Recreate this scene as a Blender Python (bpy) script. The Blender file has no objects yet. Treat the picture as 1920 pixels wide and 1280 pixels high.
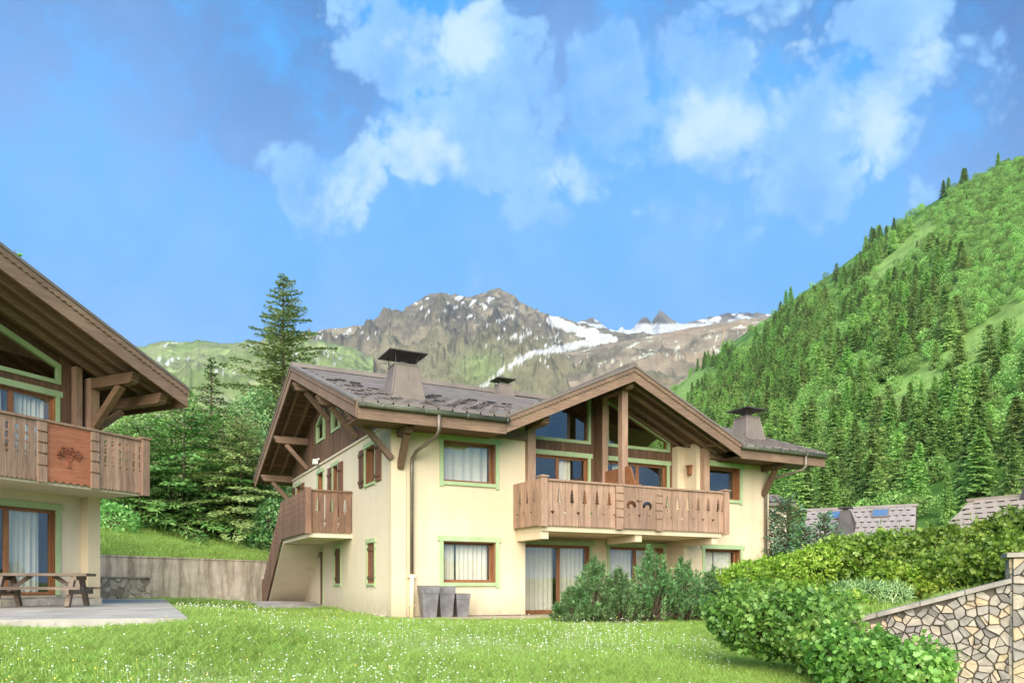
import bpy, bmesh, math, random
import numpy as np
from mathutils import Vector, Matrix
R = math.radians
random.seed(7); rng = np.random.default_rng(7)
sc = bpy.context.scene
COL = sc.collection

# ------------------------------------------------------------------ camera
EYE = 0.9
cam = bpy.data.cameras.new('camera'); camo = bpy.data.objects.new('camera', cam); COL.objects.link(camo)
camo.location = (0, 0, EYE); camo.rotation_euler = (R(90), 0, 0)
cam.sensor_width = 36; cam.lens = 1424 * 36 / 1920; cam.shift_y = 458 / 1920
cam.clip_start = 0.1; cam.clip_end = 40000
sc.camera = camo

# ------------------------------------------------------------------ light and exposure
TO_SUN = Vector((-0.10, -0.98, 0.0)).normalized(); SUN_EL = R(33)
sun_dir = Vector((TO_SUN.x * math.cos(SUN_EL), TO_SUN.y * math.cos(SUN_EL), math.sin(SUN_EL)))
sl = bpy.data.lights.new('sun', 'SUN'); sl.energy = 3.7; sl.angle = R(65); sl.color = (1.0, 0.93, 0.82)
so = bpy.data.objects.new('sun', sl); COL.objects.link(so)
so.rotation_euler = (-sun_dir).to_track_quat('-Z', 'Y').to_euler()
sc.view_settings.view_transform = 'Standard'; sc.view_settings.look = 'None'
sc.view_settings.exposure = 1.35; sc.view_settings.gamma = 1.0; sc.view_settings.use_curve_mapping = False
sc.cycles.use_denoising = True
sc.cycles.max_bounces = 8; sc.cycles.transparent_max_bounces = 12
sc.cycles.caustics_reflective = False; sc.cycles.caustics_refractive = False

def srgb(r, g, b):
    f = lambda c: (c / 255 / 12.92) if c / 255 <= 0.04045 else ((c / 255 + 0.055) / 1.055) ** 2.4
    return (f(r), f(g), f(b), 1)

# ------------------------------------------------------------------ world: physical sky with cumulus banks
def build_world():
    w = bpy.data.worlds.new('World'); sc.world = w; w.use_nodes = True
    nt = w.node_tree; N = nt.nodes; L = nt.links; N.clear()
    out = N.new('ShaderNodeOutputWorld'); bg = N.new('ShaderNodeBackground'); L.new(bg.outputs[0], out.inputs[0])
    bg.inputs[1].default_value = 0.064
    sky = N.new('ShaderNodeTexSky'); sky.sky_type = 'NISHITA'; sky.sun_disc = False
    sky.sun_elevation = SUN_EL; sky.sun_rotation = math.atan2(sun_dir.x, sun_dir.y)
    sky.air_density = 1.0; sky.dust_density = 1.2; sky.ozone_density = 1.5; sky.altitude = 1000
    tc = N.new('ShaderNodeTexCoord')
    def vm(op, a=None, b=None):
        n = N.new('ShaderNodeVectorMath'); n.operation = op
        for i, q in enumerate((a, b)):
            if q is None: continue
            if isinstance(q, (tuple, list, Vector)): n.inputs[i].default_value = q
            else: L.new(q, n.inputs[i])
        return n
    def mm(op, a=None, b=None, clamp=False):
        n = N.new('ShaderNodeMath'); n.operation = op; n.use_clamp = clamp
        for i, q in enumerate((a, b)):
            if q is None: continue
            if isinstance(q, (int, float)): n.inputs[i].default_value = q
            else: L.new(q, n.inputs[i])
        return n.outputs[0]
    d = tc.outputs['Generated']
    def noise(vec, scale, detail, rough=0.55, dist=0.0):
        n = N.new('ShaderNodeTexNoise'); n.inputs['Scale'].default_value = scale; n.inputs['Detail'].default_value = detail
        n.inputs['Roughness'].default_value = rough; n.inputs['Distortion'].default_value = dist
        L.new(vec, n.inputs['Vector']); return n
    def dirv(px, py):
        return Vector(((px - 960) / 1424, 1, (1098 - py) / 1424)).normalized()
    nw = noise(d, 3.0, 3, 0.55); cw = vm('SUBTRACT', nw.outputs['Color'], (0.5, 0.5, 0.5)); sw = vm('SCALE', cw.outputs[0]); sw.inputs['Scale'].default_value = 0.16
    wdn = vm('NORMALIZE', vm('ADD', d, sw.outputs[0]).outputs[0]).outputs[0]
    def bank(blobs, edge):                      # soft field of where a bank of cloud lies in the dome
        acc = None
        for (px, py, r) in blobs:
            ds = vm('DISTANCE', wdn, dirv(px, py)).outputs['Value']
            mr = N.new('ShaderNodeMapRange'); mr.interpolation_type = 'SMOOTHSTEP'
            L.new(ds, mr.inputs[0]); mr.inputs[1].default_value = r / 1424 * (1 + edge); mr.inputs[2].default_value = r / 1424 * (1 - edge)
            mr.inputs[3].default_value = 0; mr.inputs[4].default_value = 1
            acc = mr.outputs[0] if acc is None else mm('MAXIMUM', acc, mr.outputs[0])
        return acc
    def broken(field, nz, amp, lo, hi):         # fractal edge: field plus noise, thresholded
        v_ = mm('ADD', field, mm('MULTIPLY', mm('MULTIPLY', mm('SUBTRACT', nz, 0.5), amp), mm('MULTIPLY', field, 3.0, True))); mr = N.new('ShaderNodeMapRange'); mr.interpolation_type = 'SMOOTHSTEP'
        L.new(v_, mr.inputs[0]); mr.inputs[1].default_value = lo; mr.inputs[2].default_value = hi; return mr.outputs[0]
    vo = N.new('ShaderNodeTexVoronoi'); vo.feature = 'F1'; vo.inputs['Scale'].default_value = 11.0; vo.inputs['Detail'].default_value = 3.0; vo.inputs['Roughness'].default_value = 0.55; vo.inputs['Lacunarity'].default_value = 2.3
    L.new(wdn, vo.inputs['Vector']); puff = mm('SUBTRACT', 1.0, vo.outputs['Distance'])
    nA = mm('ADD', mm('MULTIPLY', noise(d, 7.5, 6, 0.60).outputs['Fac'], 0.62), mm('MULTIPLY', mm('ADD', puff, 0.22), 0.42)); nB = noise(vm('ADD', d, (3.1, 1.7, 5.2)).outputs[0], 13.0, 6, 0.62).outputs['Fac']
    pale_f = bank([(690, 40, 90), (800, 90, 110), (880, 190, 120), (960, 110, 60), (960, 270, 110), (1060, 310, 90), (770, 300, 90), (640, 380, 100),
                   (1640, 50, 120), (1420, 70, 120), (1760, 130, 90), (1230, 170, 110), (1340, 150, 150), (1460, 130, 130), (1560, 180, 150), (1690, 120, 110), (1300, 250, 120), (1500, 250, 120), (1180, 280, 100)], 0.6)
    soft = bank([(400, 560, 330), (700, 500, 260), (1000, 470, 260), (1300, 420, 260), (1100, 330, 220), (150, 330, 280), (1650, 420, 200)], 0.85)
    bright_f = bank([(770, 318, 74), (735, 285, 42), (820, 300, 42), (640, 385, 62), (690, 410, 42), (1075, 300, 45), (830, 60, 60), (910, 90, 50),
                     (1310, 225, 60), (1390, 260, 60), (1480, 120, 60), (1620, 210, 56), (1730, 90, 40), (865, 525, 30)], 0.8)
    dark_f = bank([(90, -70, 200), (300, -40, 200), (420, -20, 230), (560, 60, 130), (1060, 120, 110), (1080, 40, 120), (1270, 20, 90), (1900, 60, 190), (1500, -40, 140), (1060, 215, 60), (650, 180, 110), (640, 190, 60)], 0.7)
    pale = broken(pale_f, nA, 3.2, 0.28, 0.68); dark = broken(dark_f, nA, 2.2, 0.02, 0.85)
    bright = broken(mm('ADD', mm('MULTIPLY', bright_f, 0.80), 0.12), mm('ADD', mm('MULTIPLY', nB, 0.5), mm('MULTIPLY', nA, 0.5)), 4.4, 0.30, 1.30)
    # unseen rest of the dome: denser cloud added to whiten window reflections and fill
    n3 = noise(d, 2.6, 4, 0.6)
    back = N.new('ShaderNodeMapRange'); back.interpolation_type = 'SMOOTHSTEP'; sep = N.new('ShaderNodeSeparateXYZ'); L.new(d, sep.inputs[0])
    L.new(sep.outputs['Y'], back.inputs[0]); back.inputs[1].default_value = 0.55; back.inputs[2].default_value = 0.2
    gen = N.new('ShaderNodeMapRange'); gen.interpolation_type = 'SMOOTHSTEP'; L.new(n3.outputs['Fac'], gen.inputs[0]); gen.inputs[1].default_value = 0.32; gen.inputs[2].default_value = 0.52
    other = mm('MULTIPLY', gen.outputs[0], back.outputs[0])
    palet = mm('MAXIMUM', pale, other)
    def mix(fac, a, b):
        n = N.new('ShaderNodeMix'); n.data_type = 'RGBA'; n.blend_type = 'MIX'
        L.new(fac, n.inputs[0])
        for i, q in ((6, a), (7, b)):
            if isinstance(q, tuple): n.inputs[i].default_value = q
            else: L.new(q, n.inputs[i])
        return n.outputs[2]
    # deepen the clear air a little: the photograph's sky is a strong, even blue
    tint = N.new('ShaderNodeMix'); tint.data_type = 'RGBA'; tint.blend_type = 'MIX'; th = N.new('ShaderNodeMapRange'); th.interpolation_type = 'SMOOTHSTEP'; L.new(sep.outputs['Z'], th.inputs[0]); th.inputs[1].default_value = 0.12; th.inputs[2].default_value = 0.42; th.inputs[3].default_value = 0.10; th.inputs[4].default_value = 0.84; L.new(th.outputs[0], tint.inputs[0])
    L.new(sky.outputs[0], tint.inputs[6]); tint.inputs[7].default_value = (0.09, 2.75, 7.0, 1)
    base = tint.outputs[2]
    c_dark = mix(mm('MULTIPLY', dark, 0.95), base, (0.36, 1.20, 3.2, 1))
    c_soft = mix(mm('MULTIPLY', soft, mm('ADD', 0.30, mm('MULTIPLY', nA, 0.6))), c_dark, (1.75, 3.6, 6.9, 1))
    body = mix(mm('MULTIPLY', mm('SUBTRACT', nB, 0.30), 2.4, True), (1.05, 3.0, 6.6, 1), (2.5, 4.5, 6.6, 1))       # thin and thick parts of the cloud
    c_pale = mix(mm('MULTIPLY', palet, 0.95), c_soft, body)
    c_br = mix(mm('MULTIPLY', bright, mm('ADD', 0.35, mm('MULTIPLY', palet, 0.6))), c_pale, (4.0, 5.4, 6.1, 1))
    L.new(c_br, bg.inputs[0])
build_world()
sc.world.cycles.sampling_method = 'MANUAL'; sc.world.cycles.sample_map_resolution = 512

# ------------------------------------------------------------------ materials
def nodes_of(name):
    m = bpy.data.materials.new(name); m.use_nodes = True
    return m, m.node_tree.nodes, m.node_tree.links, m.node_tree.nodes['Principled BSDF']
def ramp(N, stops):
    r = N.new('ShaderNodeValToRGB'); e = r.color_ramp.elements
    while len(e) < len(stops): e.new(0.5)
    for i, (p, c) in enumerate(stops): e[i].position = p; e[i].color = c
    return r
def tex(N, L, kind, vec, **kw):
    n = N.new(kind)
    for k, v in kw.items(): n.inputs[k].default_value = v
    if vec is not None: L.new(vec, n.inputs['Vector'])
    return n
def mixc(N, L, fac, a, b, blend='MIX'):
    n = N.new('ShaderNodeMix'); n.data_type = 'RGBA'; n.blend_type = blend
    for i, q in ((0, fac), (6, a), (7, b)):
        if isinstance(q, (int, float, tuple)): n.inputs[i].default_value = q
        else: L.new(q, n.inputs[i])
    return n.outputs[2]
def bump(N, L, p, h, strength=0.3, dist=0.02):
    b = N.new('ShaderNodeBump'); b.inputs['Strength'].default_value = strength; b.inputs['Distance'].default_value = dist
    L.new(h, b.inputs['Height']); L.new(b.outputs[0], p.inputs['Normal'])

def mat_wood(name, dark, light, axis='z', rough=0.75, knots=True):
    m, N, L, p = nodes_of(name)
    tc = N.new('ShaderNodeTexCoord'); oi = N.new('ShaderNodeObjectInfo')
    mp = N.new('ShaderNodeMapping'); L.new(tc.outputs['Object'], mp.inputs[0])
    s = {'x': (0.7, 9, 9), 'y': (9, 0.7, 9), 'z': (9, 9, 0.7)}[axis]; mp.inputs['Scale'].default_value = s
    cb = N.new('ShaderNodeCombineXYZ'); mu = N.new('ShaderNodeMath'); mu.operation = 'MULTIPLY'; mu.inputs[1].default_value = 57
    L.new(oi.outputs['Random'], mu.inputs[0])
    for i in range(3): L.new(mu.outputs[0], cb.inputs[i])
    L.new(cb.outputs[0], mp.inputs['Location'])
    g = tex(N, L, 'ShaderNodeTexNoise', mp.outputs[0], Scale=2.2, Detail=9, Roughness=0.66, Distortion=0.9)
    big = tex(N, L, 'ShaderNodeTexNoise', tc.outputs['Object'], Scale=0.9, Detail=4)
    r = ramp(N, [(0.30, dark), (0.52, tuple((a + b) / 2 for a, b in zip(dark, light))), (0.70, light)]); L.new(g.outputs['Fac'], r.inputs[0])
    h = N.new('ShaderNodeHueSaturation'); L.new(r.outputs[0], h.inputs['Color'])
    ad = N.new('ShaderNodeMapRange'); L.new(oi.outputs['Random'], ad.inputs[0]); ad.inputs[3].default_value = 0.80; ad.inputs[4].default_value = 1.18
    L.new(ad.outputs[0], h.inputs['Value'])
    w = ramp(N, [(0.35, (0.8, 0.79, 0.78, 1)), (0.65, (1.06, 1.04, 1.02, 1))]); L.new(big.outputs['Fac'], w.inputs[0])
    L.new(mixc(N, L, 1.0, h.outputs[0], w.outputs[0], 'MULTIPLY'), p.inputs['Base Color'])
    p.inputs['Roughness'].default_value = rough
    bump(N, L, p, g.outputs['Fac'], 0.35, 0.01)
    return m
def mat_noise(name, c0, c1, scale=3.0, rough=0.8, bumps=0.2, bscale=40, detail=6, metal=0.0, objrand=0.0, bdist=0.01):
    m, N, L, p = nodes_of(name)
    tc = N.new('ShaderNodeTexCoord'); oi = N.new('ShaderNodeObjectInfo')
    n = tex(N, L, 'ShaderNodeTexNoise', tc.outputs['Object'], Scale=scale, Detail=detail, Roughness=0.6)
    r = ramp(N, [(0.32, c0), (0.68, c1)]); L.new(n.outputs['Fac'], r.inputs[0]); c = r.outputs[0]
    if objrand:
        h = N.new('ShaderNodeHueSaturation'); L.new(c, h.inputs['Color']); mr = N.new('ShaderNodeMapRange'); L.new(oi.outputs['Random'], mr.inputs[0])
        mr.inputs[3].default_value = 1 - objrand; mr.inputs[4].default_value = 1 + objrand; L.new(mr.outputs[0], h.inputs['Value']); c = h.outputs[0]
    L.new(c, p.inputs['Base Color']); p.inputs['Roughness'].default_value = rough; p.inputs['Metallic'].default_value = metal
    if bumps:
        b = tex(N, L, 'ShaderNodeTexNoise', tc.outputs['Object'], Scale=bscale, Detail=5); bump(N, L, p, b.outputs['Fac'], bumps, bdist)
    return m
def mat_plaster(name, c0, c1, streak):
    m, N, L, p = nodes_of(name)
    tc = N.new('ShaderNodeTexCoord')
    n = tex(N, L, 'ShaderNodeTexNoise', tc.outputs['Object'], Scale=0.5, Detail=7, Roughness=0.6)
    r = ramp(N, [(0.3, tuple(v * .93 for v in c0)), (0.7, c1)]); L.new(n.outputs['Fac'], r.inputs[0])
    mp = N.new('ShaderNodeMapping'); mp.inputs['Scale'].default_value = (2.6, 2.6, 0.16); L.new(tc.outputs['Object'], mp.inputs[0])
    s = tex(N, L, 'ShaderNodeTexNoise', mp.outputs[0], Scale=1.3, Detail=5); rs = ramp(N, [(0.50, (0, 0, 0, 1)), (0.78, (1, 1, 1, 1))]); L.new(s.outputs['Fac'], rs.inputs[0])
    mul = N.new('ShaderNodeMath'); mul.operation = 'MULTIPLY'; mul.inputs[1].default_value = 0.5; L.new(rs.outputs[0], mul.inputs[0])
    c = mixc(N, L, mul.outputs[0], r.outputs[0], streak)
    # splash dirt near the ground
    sp = N.new('ShaderNodeSeparateXYZ'); L.new(tc.outputs['Object'], sp.inputs[0])
    mr = N.new('ShaderNodeMapRange'); L.new(sp.outputs['Z'], mr.inputs[0]); mr.inputs[1].default_value = 0.75; mr.inputs[2].default_value = 0.0; mr.inputs[4].default_value = 1.1
    n2 = tex(N, L, 'ShaderNodeTexNoise', tc.outputs['Object'], Scale=4.0, Detail=7); m2 = N.new('ShaderNodeMath'); m2.operation = 'MULTIPLY'; L.new(mr.outputs[0], m2.inputs[0]); L.new(n2.outputs['Fac'], m2.inputs[1])
    c = mixc(N, L, m2.outputs[0], c, srgb(150, 138, 112))
    L.new(c, p.inputs['Base Color']); p.inputs['Roughness'].default_value = 0.9
    b = tex(N, L, 'ShaderNodeTexNoise', tc.outputs['Object'], Scale=55, Detail=4); bump(N, L, p, b.outputs['Fac'], 0.25, 0.006)
    return m
def mat_leaf(name, c0, c1, c2, transl=0.35, rough=0.55, scale=0.8, vary=0.28):
    m, N, L, p = nodes_of(name)
    ge = N.new('ShaderNodeNewGeometry'); tc = N.new('ShaderNodeTexCoord'); oi = N.new('ShaderNodeObjectInfo')
    n = tex(N, L, 'ShaderNodeTexNoise', tc.outputs['Object'], Scale=scale, Detail=3)
    a = N.new('ShaderNodeMath'); a.operation = 'MULTIPLY_ADD'; L.new(ge.outputs['Random Per Island'], a.inputs[0]); a.inputs[1].default_value = 0.55
    s = N.new('ShaderNodeMath'); s.operation = 'MULTIPLY_ADD'; L.new(n.outputs['Fac'], s.inputs[0]); s.inputs[1].default_value = 1.1; s.inputs[2].default_value = -0.3
    L.new(s.outputs[0], a.inputs[2])
    r = ramp(N, [(0.15, c0), (0.55, c1), (0.95, c2)]); L.new(a.outputs[0], r.inputs[0])
    h = N.new('ShaderNodeHueSaturation'); L.new(r.outputs[0], h.inputs['Color']); mr = N.new('ShaderNodeMapRange'); L.new(oi.outputs['Random'], mr.inputs[0])
    mr.inputs[3].default_value = 1 - vary; mr.inputs[4].default_value = 1 + vary; L.new(mr.outputs[0], h.inputs['Value'])
    mh = N.new('ShaderNodeMapRange'); L.new(oi.outputs['Random'], mh.inputs[0]); mh.inputs[3].default_value = 0.485; mh.inputs[4].default_value = 0.512; L.new(mh.outputs[0], h.inputs['Hue'])
    L.new(h.outputs[0], p.inputs['Base Color']); p.inputs['Roughness'].default_value = rough
    t = N.new('ShaderNodeBsdfTranslucent'); L.new(h.outputs[0], t.inputs[0]); ms = N.new('ShaderNodeMixShader'); ms.inputs[0].default_value = transl
    o = N['Material Output']; L.new(p.outputs[0], ms.inputs[1]); L.new(t.outputs[0], ms.inputs[2]); L.new(ms.outputs[0], o.inputs[0])
    return m
def mat_glass(name):
    m, N, L, p = nodes_of(name); N.remove(p); o = N['Material Output']
    gl = N.new('ShaderNodeBsdfGlossy'); gl.inputs['Roughness'].default_value = 0.015; gl.inputs[0].default_value = (0.95, 0.97, 0.97, 1)
    tr = N.new('ShaderNodeBsdfTransparent'); tr.inputs[0].default_value = (0.95, 0.95, 0.92, 1)
    ge = N.new('ShaderNodeNewGeometry'); dt = N.new('ShaderNodeVectorMath'); dt.operation = 'DOT_PRODUCT'; L.new(ge.outputs['Incoming'], dt.inputs[0]); L.new(ge.outputs['Normal'], dt.inputs[1])
    ab = N.new('ShaderNodeMath'); ab.operation = 'ABSOLUTE'; L.new(dt.outputs['Value'], ab.inputs[0]); iv = N.new('ShaderNodeMath'); iv.operation = 'SUBTRACT'; iv.inputs[0].default_value = 1; L.new(ab.outputs[0], iv.inputs[1])
    pw = N.new('ShaderNodeMath'); pw.operation = 'POWER'; L.new(iv.outputs[0], pw.inputs[0]); pw.inputs[1].default_value = 4.0
    mr = N.new('ShaderNodeMapRange'); L.new(pw.outputs[0], mr.inputs[0]); mr.inputs[3].default_value = 0.075; mr.inputs[4].default_value = 0.9
    tc = N.new('ShaderNodeTexCoord'); n = tex(N, L, 'ShaderNodeTexNoise', tc.outputs['Object'], Scale=1.6, Detail=2)
    b = N.new('ShaderNodeBump'); b.inputs['Strength'].default_value = 0.05; b.inputs['Distance'].default_value = 0.02; L.new(n.outputs['Fac'], b.inputs['Height']); L.new(b.outputs[0], gl.inputs['Normal'])
    ms = N.new('ShaderNodeMixShader'); L.new(mr.outputs[0], ms.inputs[0]); L.new(tr.outputs[0], ms.inputs[1]); L.new(gl.outputs[0], ms.inputs[2]); L.new(ms.outputs[0], o.inputs[0])
    return m
def mat_vcol(name, rough=0.9, nscale=0.02, namp=0.35, bumps=0.0):
    m, N, L, p = nodes_of(name)
    at = N.new('ShaderNodeAttribute'); at.attribute_name = 'Col'; tc = N.new('ShaderNodeTexCoord')
    n = tex(N, L, 'ShaderNodeTexNoise', tc.outputs['Object'], Scale=nscale, Detail=9, Roughness=0.7)
    r = ramp(N, [(0.3, (1 - namp,) * 3 + (1,)), (0.7, (1 + namp * 0.6,) * 3 + (1,))]); L.new(n.outputs['Fac'], r.inputs[0])
    L.new(mixc(N, L, 1.0, at.outputs['Color'], r.outputs[0], 'MULTIPLY'), p.inputs['Base Color']); p.inputs['Roughness'].default_value = rough
    p.inputs['Specular IOR Level'].default_value = 0.1
    if bumps: bump(N, L, p, n.outputs['Fac'], bumps, 1.0 / nscale * 0.1)
    return m
def mat_concrete():
    m, N, L, p = nodes_of('stained_concrete'); tc = N.new('ShaderNodeTexCoord')
    mp = N.new('ShaderNodeMapping'); mp.inputs['Scale'].default_value = (2.2, 2.2, 0.35); L.new(tc.outputs['Object'], mp.inputs[0])
    s = tex(N, L, 'ShaderNodeTexNoise', mp.outputs[0], Scale=1.4, Detail=8, Roughness=0.65)
    n = tex(N, L, 'ShaderNodeTexNoise', tc.outputs['Object'], Scale=1.7, Detail=8, Roughness=0.7)
    r = ramp(N, [(0.33, srgb(140, 126, 112)), (0.5, srgb(192, 178, 160)), (0.66, srgb(220, 208, 194))]); L.new(s.outputs['Fac'], r.inputs[0])
    r2 = ramp(N, [(0.35, (0.72, 0.71, 0.70, 1)), (0.65, (1.1, 1.09, 1.08, 1))]); L.new(n.outputs['Fac'], r2.inputs[0])
    L.new(mixc(N, L, 1.0, r.outputs[0], r2.outputs[0], 'MULTIPLY'), p.inputs['Base Color']); p.inputs['Roughness'].default_value = 0.92
    b = tex(N, L, 'ShaderNodeTexNoise', tc.outputs['Object'], Scale=14, Detail=8); bump(N, L, p, b.outputs['Fac'], 0.5, 0.02)
    return m
def mat_stone(name, stops):
    m, N, L, p = nodes_of(name); tc = N.new('ShaderNodeTexCoord'); oi = N.new('ShaderNodeObjectInfo')
    r = ramp(N, stops); L.new(oi.outputs['Random'], r.inputs[0])
    n = tex(N, L, 'ShaderNodeTexNoise', tc.outputs['Object'], Scale=7, Detail=9, Roughness=0.7)
    r2 = ramp(N, [(0.3, (0.66, 0.66, 0.68, 1)), (0.7, (1.15, 1.13, 1.1, 1))]); L.new(n.outputs['Fac'], r2.inputs[0])
    L.new(mixc(N, L, 1.0, r.outputs[0], r2.outputs[0], 'MULTIPLY'), p.inputs['Base Color']); p.inputs['Roughness'].default_value = 0.88
    bump(N, L, p, n.outputs['Fac'], 0.6, 0.02)
    return m

M = {}
M['plaster'] = mat_plaster('cream_plaster', srgb(203, 184, 150), srgb(213, 195, 164), srgb(188, 168, 138))
M['plaster2'] = mat_plaster('pale_plaster', srgb(205, 191, 164), srgb(212, 198, 173), srgb(187, 175, 151))
M['wood'] = mat_wood('weathered_wood', srgb(128, 98, 78), srgb(175, 144, 120), 'z')
M['woodx'] = mat_wood('weathered_beam', srgb(102, 78, 61), srgb(143, 117, 95), 'x')
M['woody'] = mat_wood('weathered_purlin', srgb(99, 74, 53), srgb(142, 112, 86), 'y')
M['dark'] = mat_wood('dark_boards', srgb(83, 59, 41), srgb(122, 91, 66), 'z')
M['darkx'] = mat_wood('dark_soffit_boards', srgb(85, 60, 40), srgb(129, 94, 66), 'x')
M['darky'] = mat_wood('dark_soffit_boards_across', srgb(85, 60, 40), srgb(129, 94, 66), 'y')
M['frame'] = mat_wood('window_frame_wood', srgb(108, 68, 40), srgb(164, 112, 70), 'z', 0.45)
M['stairwood'] = mat_wood('brown_stair_boards', srgb(100, 73, 57), srgb(140, 107, 86), 'z')
M['shutter'] = mat_wood('shutter_wood', srgb(86, 54, 35), srgb(130, 91, 65), 'z')
M['red'] = mat_wood('red_panel_wood', srgb(140, 78, 48), srgb(182, 119, 86), 'x')
M['redd'] = mat_wood('carved_relief_wood', srgb(112, 58, 34), srgb(160, 92, 60), 'x')
M['screen'] = mat_wood('honey_screen_wood', srgb(106, 65, 37), srgb(146, 99, 65), 'z', 0.5)
M['table'] = mat_wood('grey_table_wood', srgb(89, 73, 60), srgb(141, 124, 108), 'x')
M['green'] = mat_noise('sage_paint', srgb(150, 170, 122), srgb(166, 184, 138), 2.5, 0.6, 0.15, 30)
M['metal'] = mat_noise('brown_roof_metal', srgb(99, 88, 79), srgb(116, 105, 94), 1.2, 0.6, 0.06, 6, metal=0.0)
M['tile'] = mat_noise('roof_tile_metal', srgb(97, 87, 79), srgb(118, 107, 97), 1.5, 0.65, 0.05, 6, metal=0.0, objrand=0.14)
M['guard'] = mat_noise('dark_snow_guard', srgb(35, 30, 27), srgb(50, 43, 38), 2, 0.5, 0.05, 6, metal=0.3)
M['capm'] = mat_noise('dark_cap_metal', srgb(50, 46, 44), srgb(74, 68, 64), 2, 0.6, 0.05, 6, metal=0.1)
M['pipe'] = mat_noise('downpipe_metal', srgb(98, 88, 76), srgb(130, 118, 104), 2, 0.4, 0.05, 8, metal=0.4)
M['pipew'] = mat_noise('painted_pipe', srgb(228, 210, 166), srgb(236, 220, 178), 2, 0.6, 0.05, 8)
M['gutter'] = mat_noise('gutter_metal', srgb(84, 88, 78), srgb(120, 120, 106), 2, 0.4, 0.05, 8, metal=0.4)
M['glass'] = mat_glass('window_glass')
M['curtain'] = mat_noise('white_curtain', srgb(222, 220, 208), srgb(236, 234, 224), 1.5, 0.9, 0.0)
M['inside'] = mat_noise('room_wall', srgb(120, 104, 84), srgb(140, 122, 100), 1.0, 0.9, 0.0)
M['iron'] = mat_noise('black_iron', srgb(34, 30, 28), srgb(52, 46, 42), 3, 0.5, 0.0)
M['white'] = mat_noise('white_plastic', srgb(220, 218, 208), srgb(232, 230, 222), 3, 0.4, 0.0)
M['concrete'] = mat_concrete()
M['stone'] = mat_stone('rubble_stone', [(0.0, srgb(112, 106, 100)), (0.25, srgb(138, 130, 122)), (0.5, srgb(156, 147, 136)), (0.75, srgb(170, 158, 142)), (0.92, srgb(182, 160, 128)), (1.0, srgb(150, 142, 132))])
M['stone2'] = mat_stone('grey_stone', [(0.0, srgb(142, 132, 118)), (0.5, srgb(180, 170, 152)), (1.0, srgb(200, 190, 172))])
M['mortar'] = mat_noise('mortar', srgb(88, 80, 70), srgb(116, 106, 94), 6, 0.95, 0.6, 30)
M['coping'] = mat_noise('coping_slate', srgb(120, 112, 104), srgb(164, 154, 142), 3, 0.85, 0.5, 18, bdist=0.02)
M['patio'] = mat_noise('patio_slate', srgb(134, 127, 118), srgb(176, 168, 157), 1.4, 0.75, 0.5, 9, detail=10, bdist=0.02)
M['gravel'] = mat_noise('gravel_path', srgb(142, 127, 106), srgb(186, 169, 144), 9, 0.95, 0.8, 60, bdist=0.02)
M['planter'] = mat_noise('zinc_planter', srgb(87, 83, 83), srgb(122, 119, 118), 4, 0.6, 0.3, 14)
M['soil'] = mat_noise('lawn_soil', srgb(78, 112, 34), srgb(112, 148, 52), 0.6, 0.95, 0.6, 12, bdist=0.03)
M['bark'] = mat_noise('bark', srgb(70, 56, 44), srgb(112, 94, 76), 6, 0.95, 0.6, 20, bdist=0.02)
M['spruce'] = mat_leaf('spruce_needles', srgb(50, 90, 36), srgb(98, 150, 66), srgb(158, 196, 106), 0.25)
M['larch'] = mat_leaf('larch_needles', srgb(78, 92, 48), srgb(124, 140, 78), srgb(172, 182, 116), 0.3)
M['olive'] = mat_leaf('olive_foliage', srgb(92, 118, 56), srgb(146, 168, 92), srgb(190, 202, 134), 0.35)
M['birch'] = mat_leaf('light_foliage', srgb(82, 130, 52), srgb(132, 182, 90), srgb(184, 214, 136), 0.4)
M['blueg'] = mat_leaf('blue_green_foliage', srgb(66, 112, 56), srgb(112, 156, 88), srgb(166, 194, 128), 0.35)
M['mugo'] = mat_leaf('mountain_pine_needles', srgb(46, 80, 38), srgb(92, 132, 72), srgb(164, 190, 130), 0.2)
M['hedge'] = mat_leaf('hedge_leaves', srgb(72, 106, 30), srgb(130, 164, 58), srgb(188, 204, 106), 0.4, 0.45)
M['maple'] = mat_leaf('maple_leaves', srgb(58, 98, 36), srgb(112, 154, 64), srgb(170, 196, 108), 0.4, 0.45)
M['spirea'] = mat_leaf('yellow_green_leaves', srgb(92, 138, 32), srgb(150, 188, 58), srgb(204, 220, 104), 0.4)
M['juniper'] = mat_leaf('juniper_needles', srgb(88, 114, 64), srgb(132, 160, 98), srgb(180, 198, 144), 0.25)
M['bluepine'] = mat_leaf('blue_pine_needles', srgb(58, 92, 62), srgb(104, 144, 102), srgb(158, 184, 146), 0.25)
M['hillcon'] = mat_leaf('hill_conifer', srgb(86, 124, 54), srgb(134, 170, 84), srgb(182, 204, 120), 0.5, 0.7, 0.1, vary=0.42)
M['hilllar'] = mat_leaf('hill_larch', srgb(104, 136, 62), srgb(152, 182, 96), srgb(194, 210, 132), 0.5, 0.7, 0.1, vary=0.42)
M['hilldec'] = mat_leaf('hill_broadleaf', srgb(96, 136, 60), srgb(142, 180, 92), srgb(186, 208, 130), 0.4, 0.7, 0.2, vary=0.42)
M['grass'] = mat_leaf('grass_blades', srgb(92, 126, 44), srgb(142, 174, 74), srgb(194, 208, 120), 0.4, 0.6, 0.5)
M['clover'] = mat_noise('clover_white', srgb(204, 208, 190), srgb(219, 221, 208), 3, 0.9, 0.0)
M['yellow'] = mat_noise('buttercup_yellow', srgb(214, 200, 70), srgb(236, 222, 110), 3, 0.9, 0.0)
M['mountain'] = mat_vcol('alpine_rock', 0.95, 0.012, 0.45, 0.5)
M['hillside'] = mat_vcol('hill_meadow', 0.95, 0.06, 0.4, 0.3)
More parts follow.
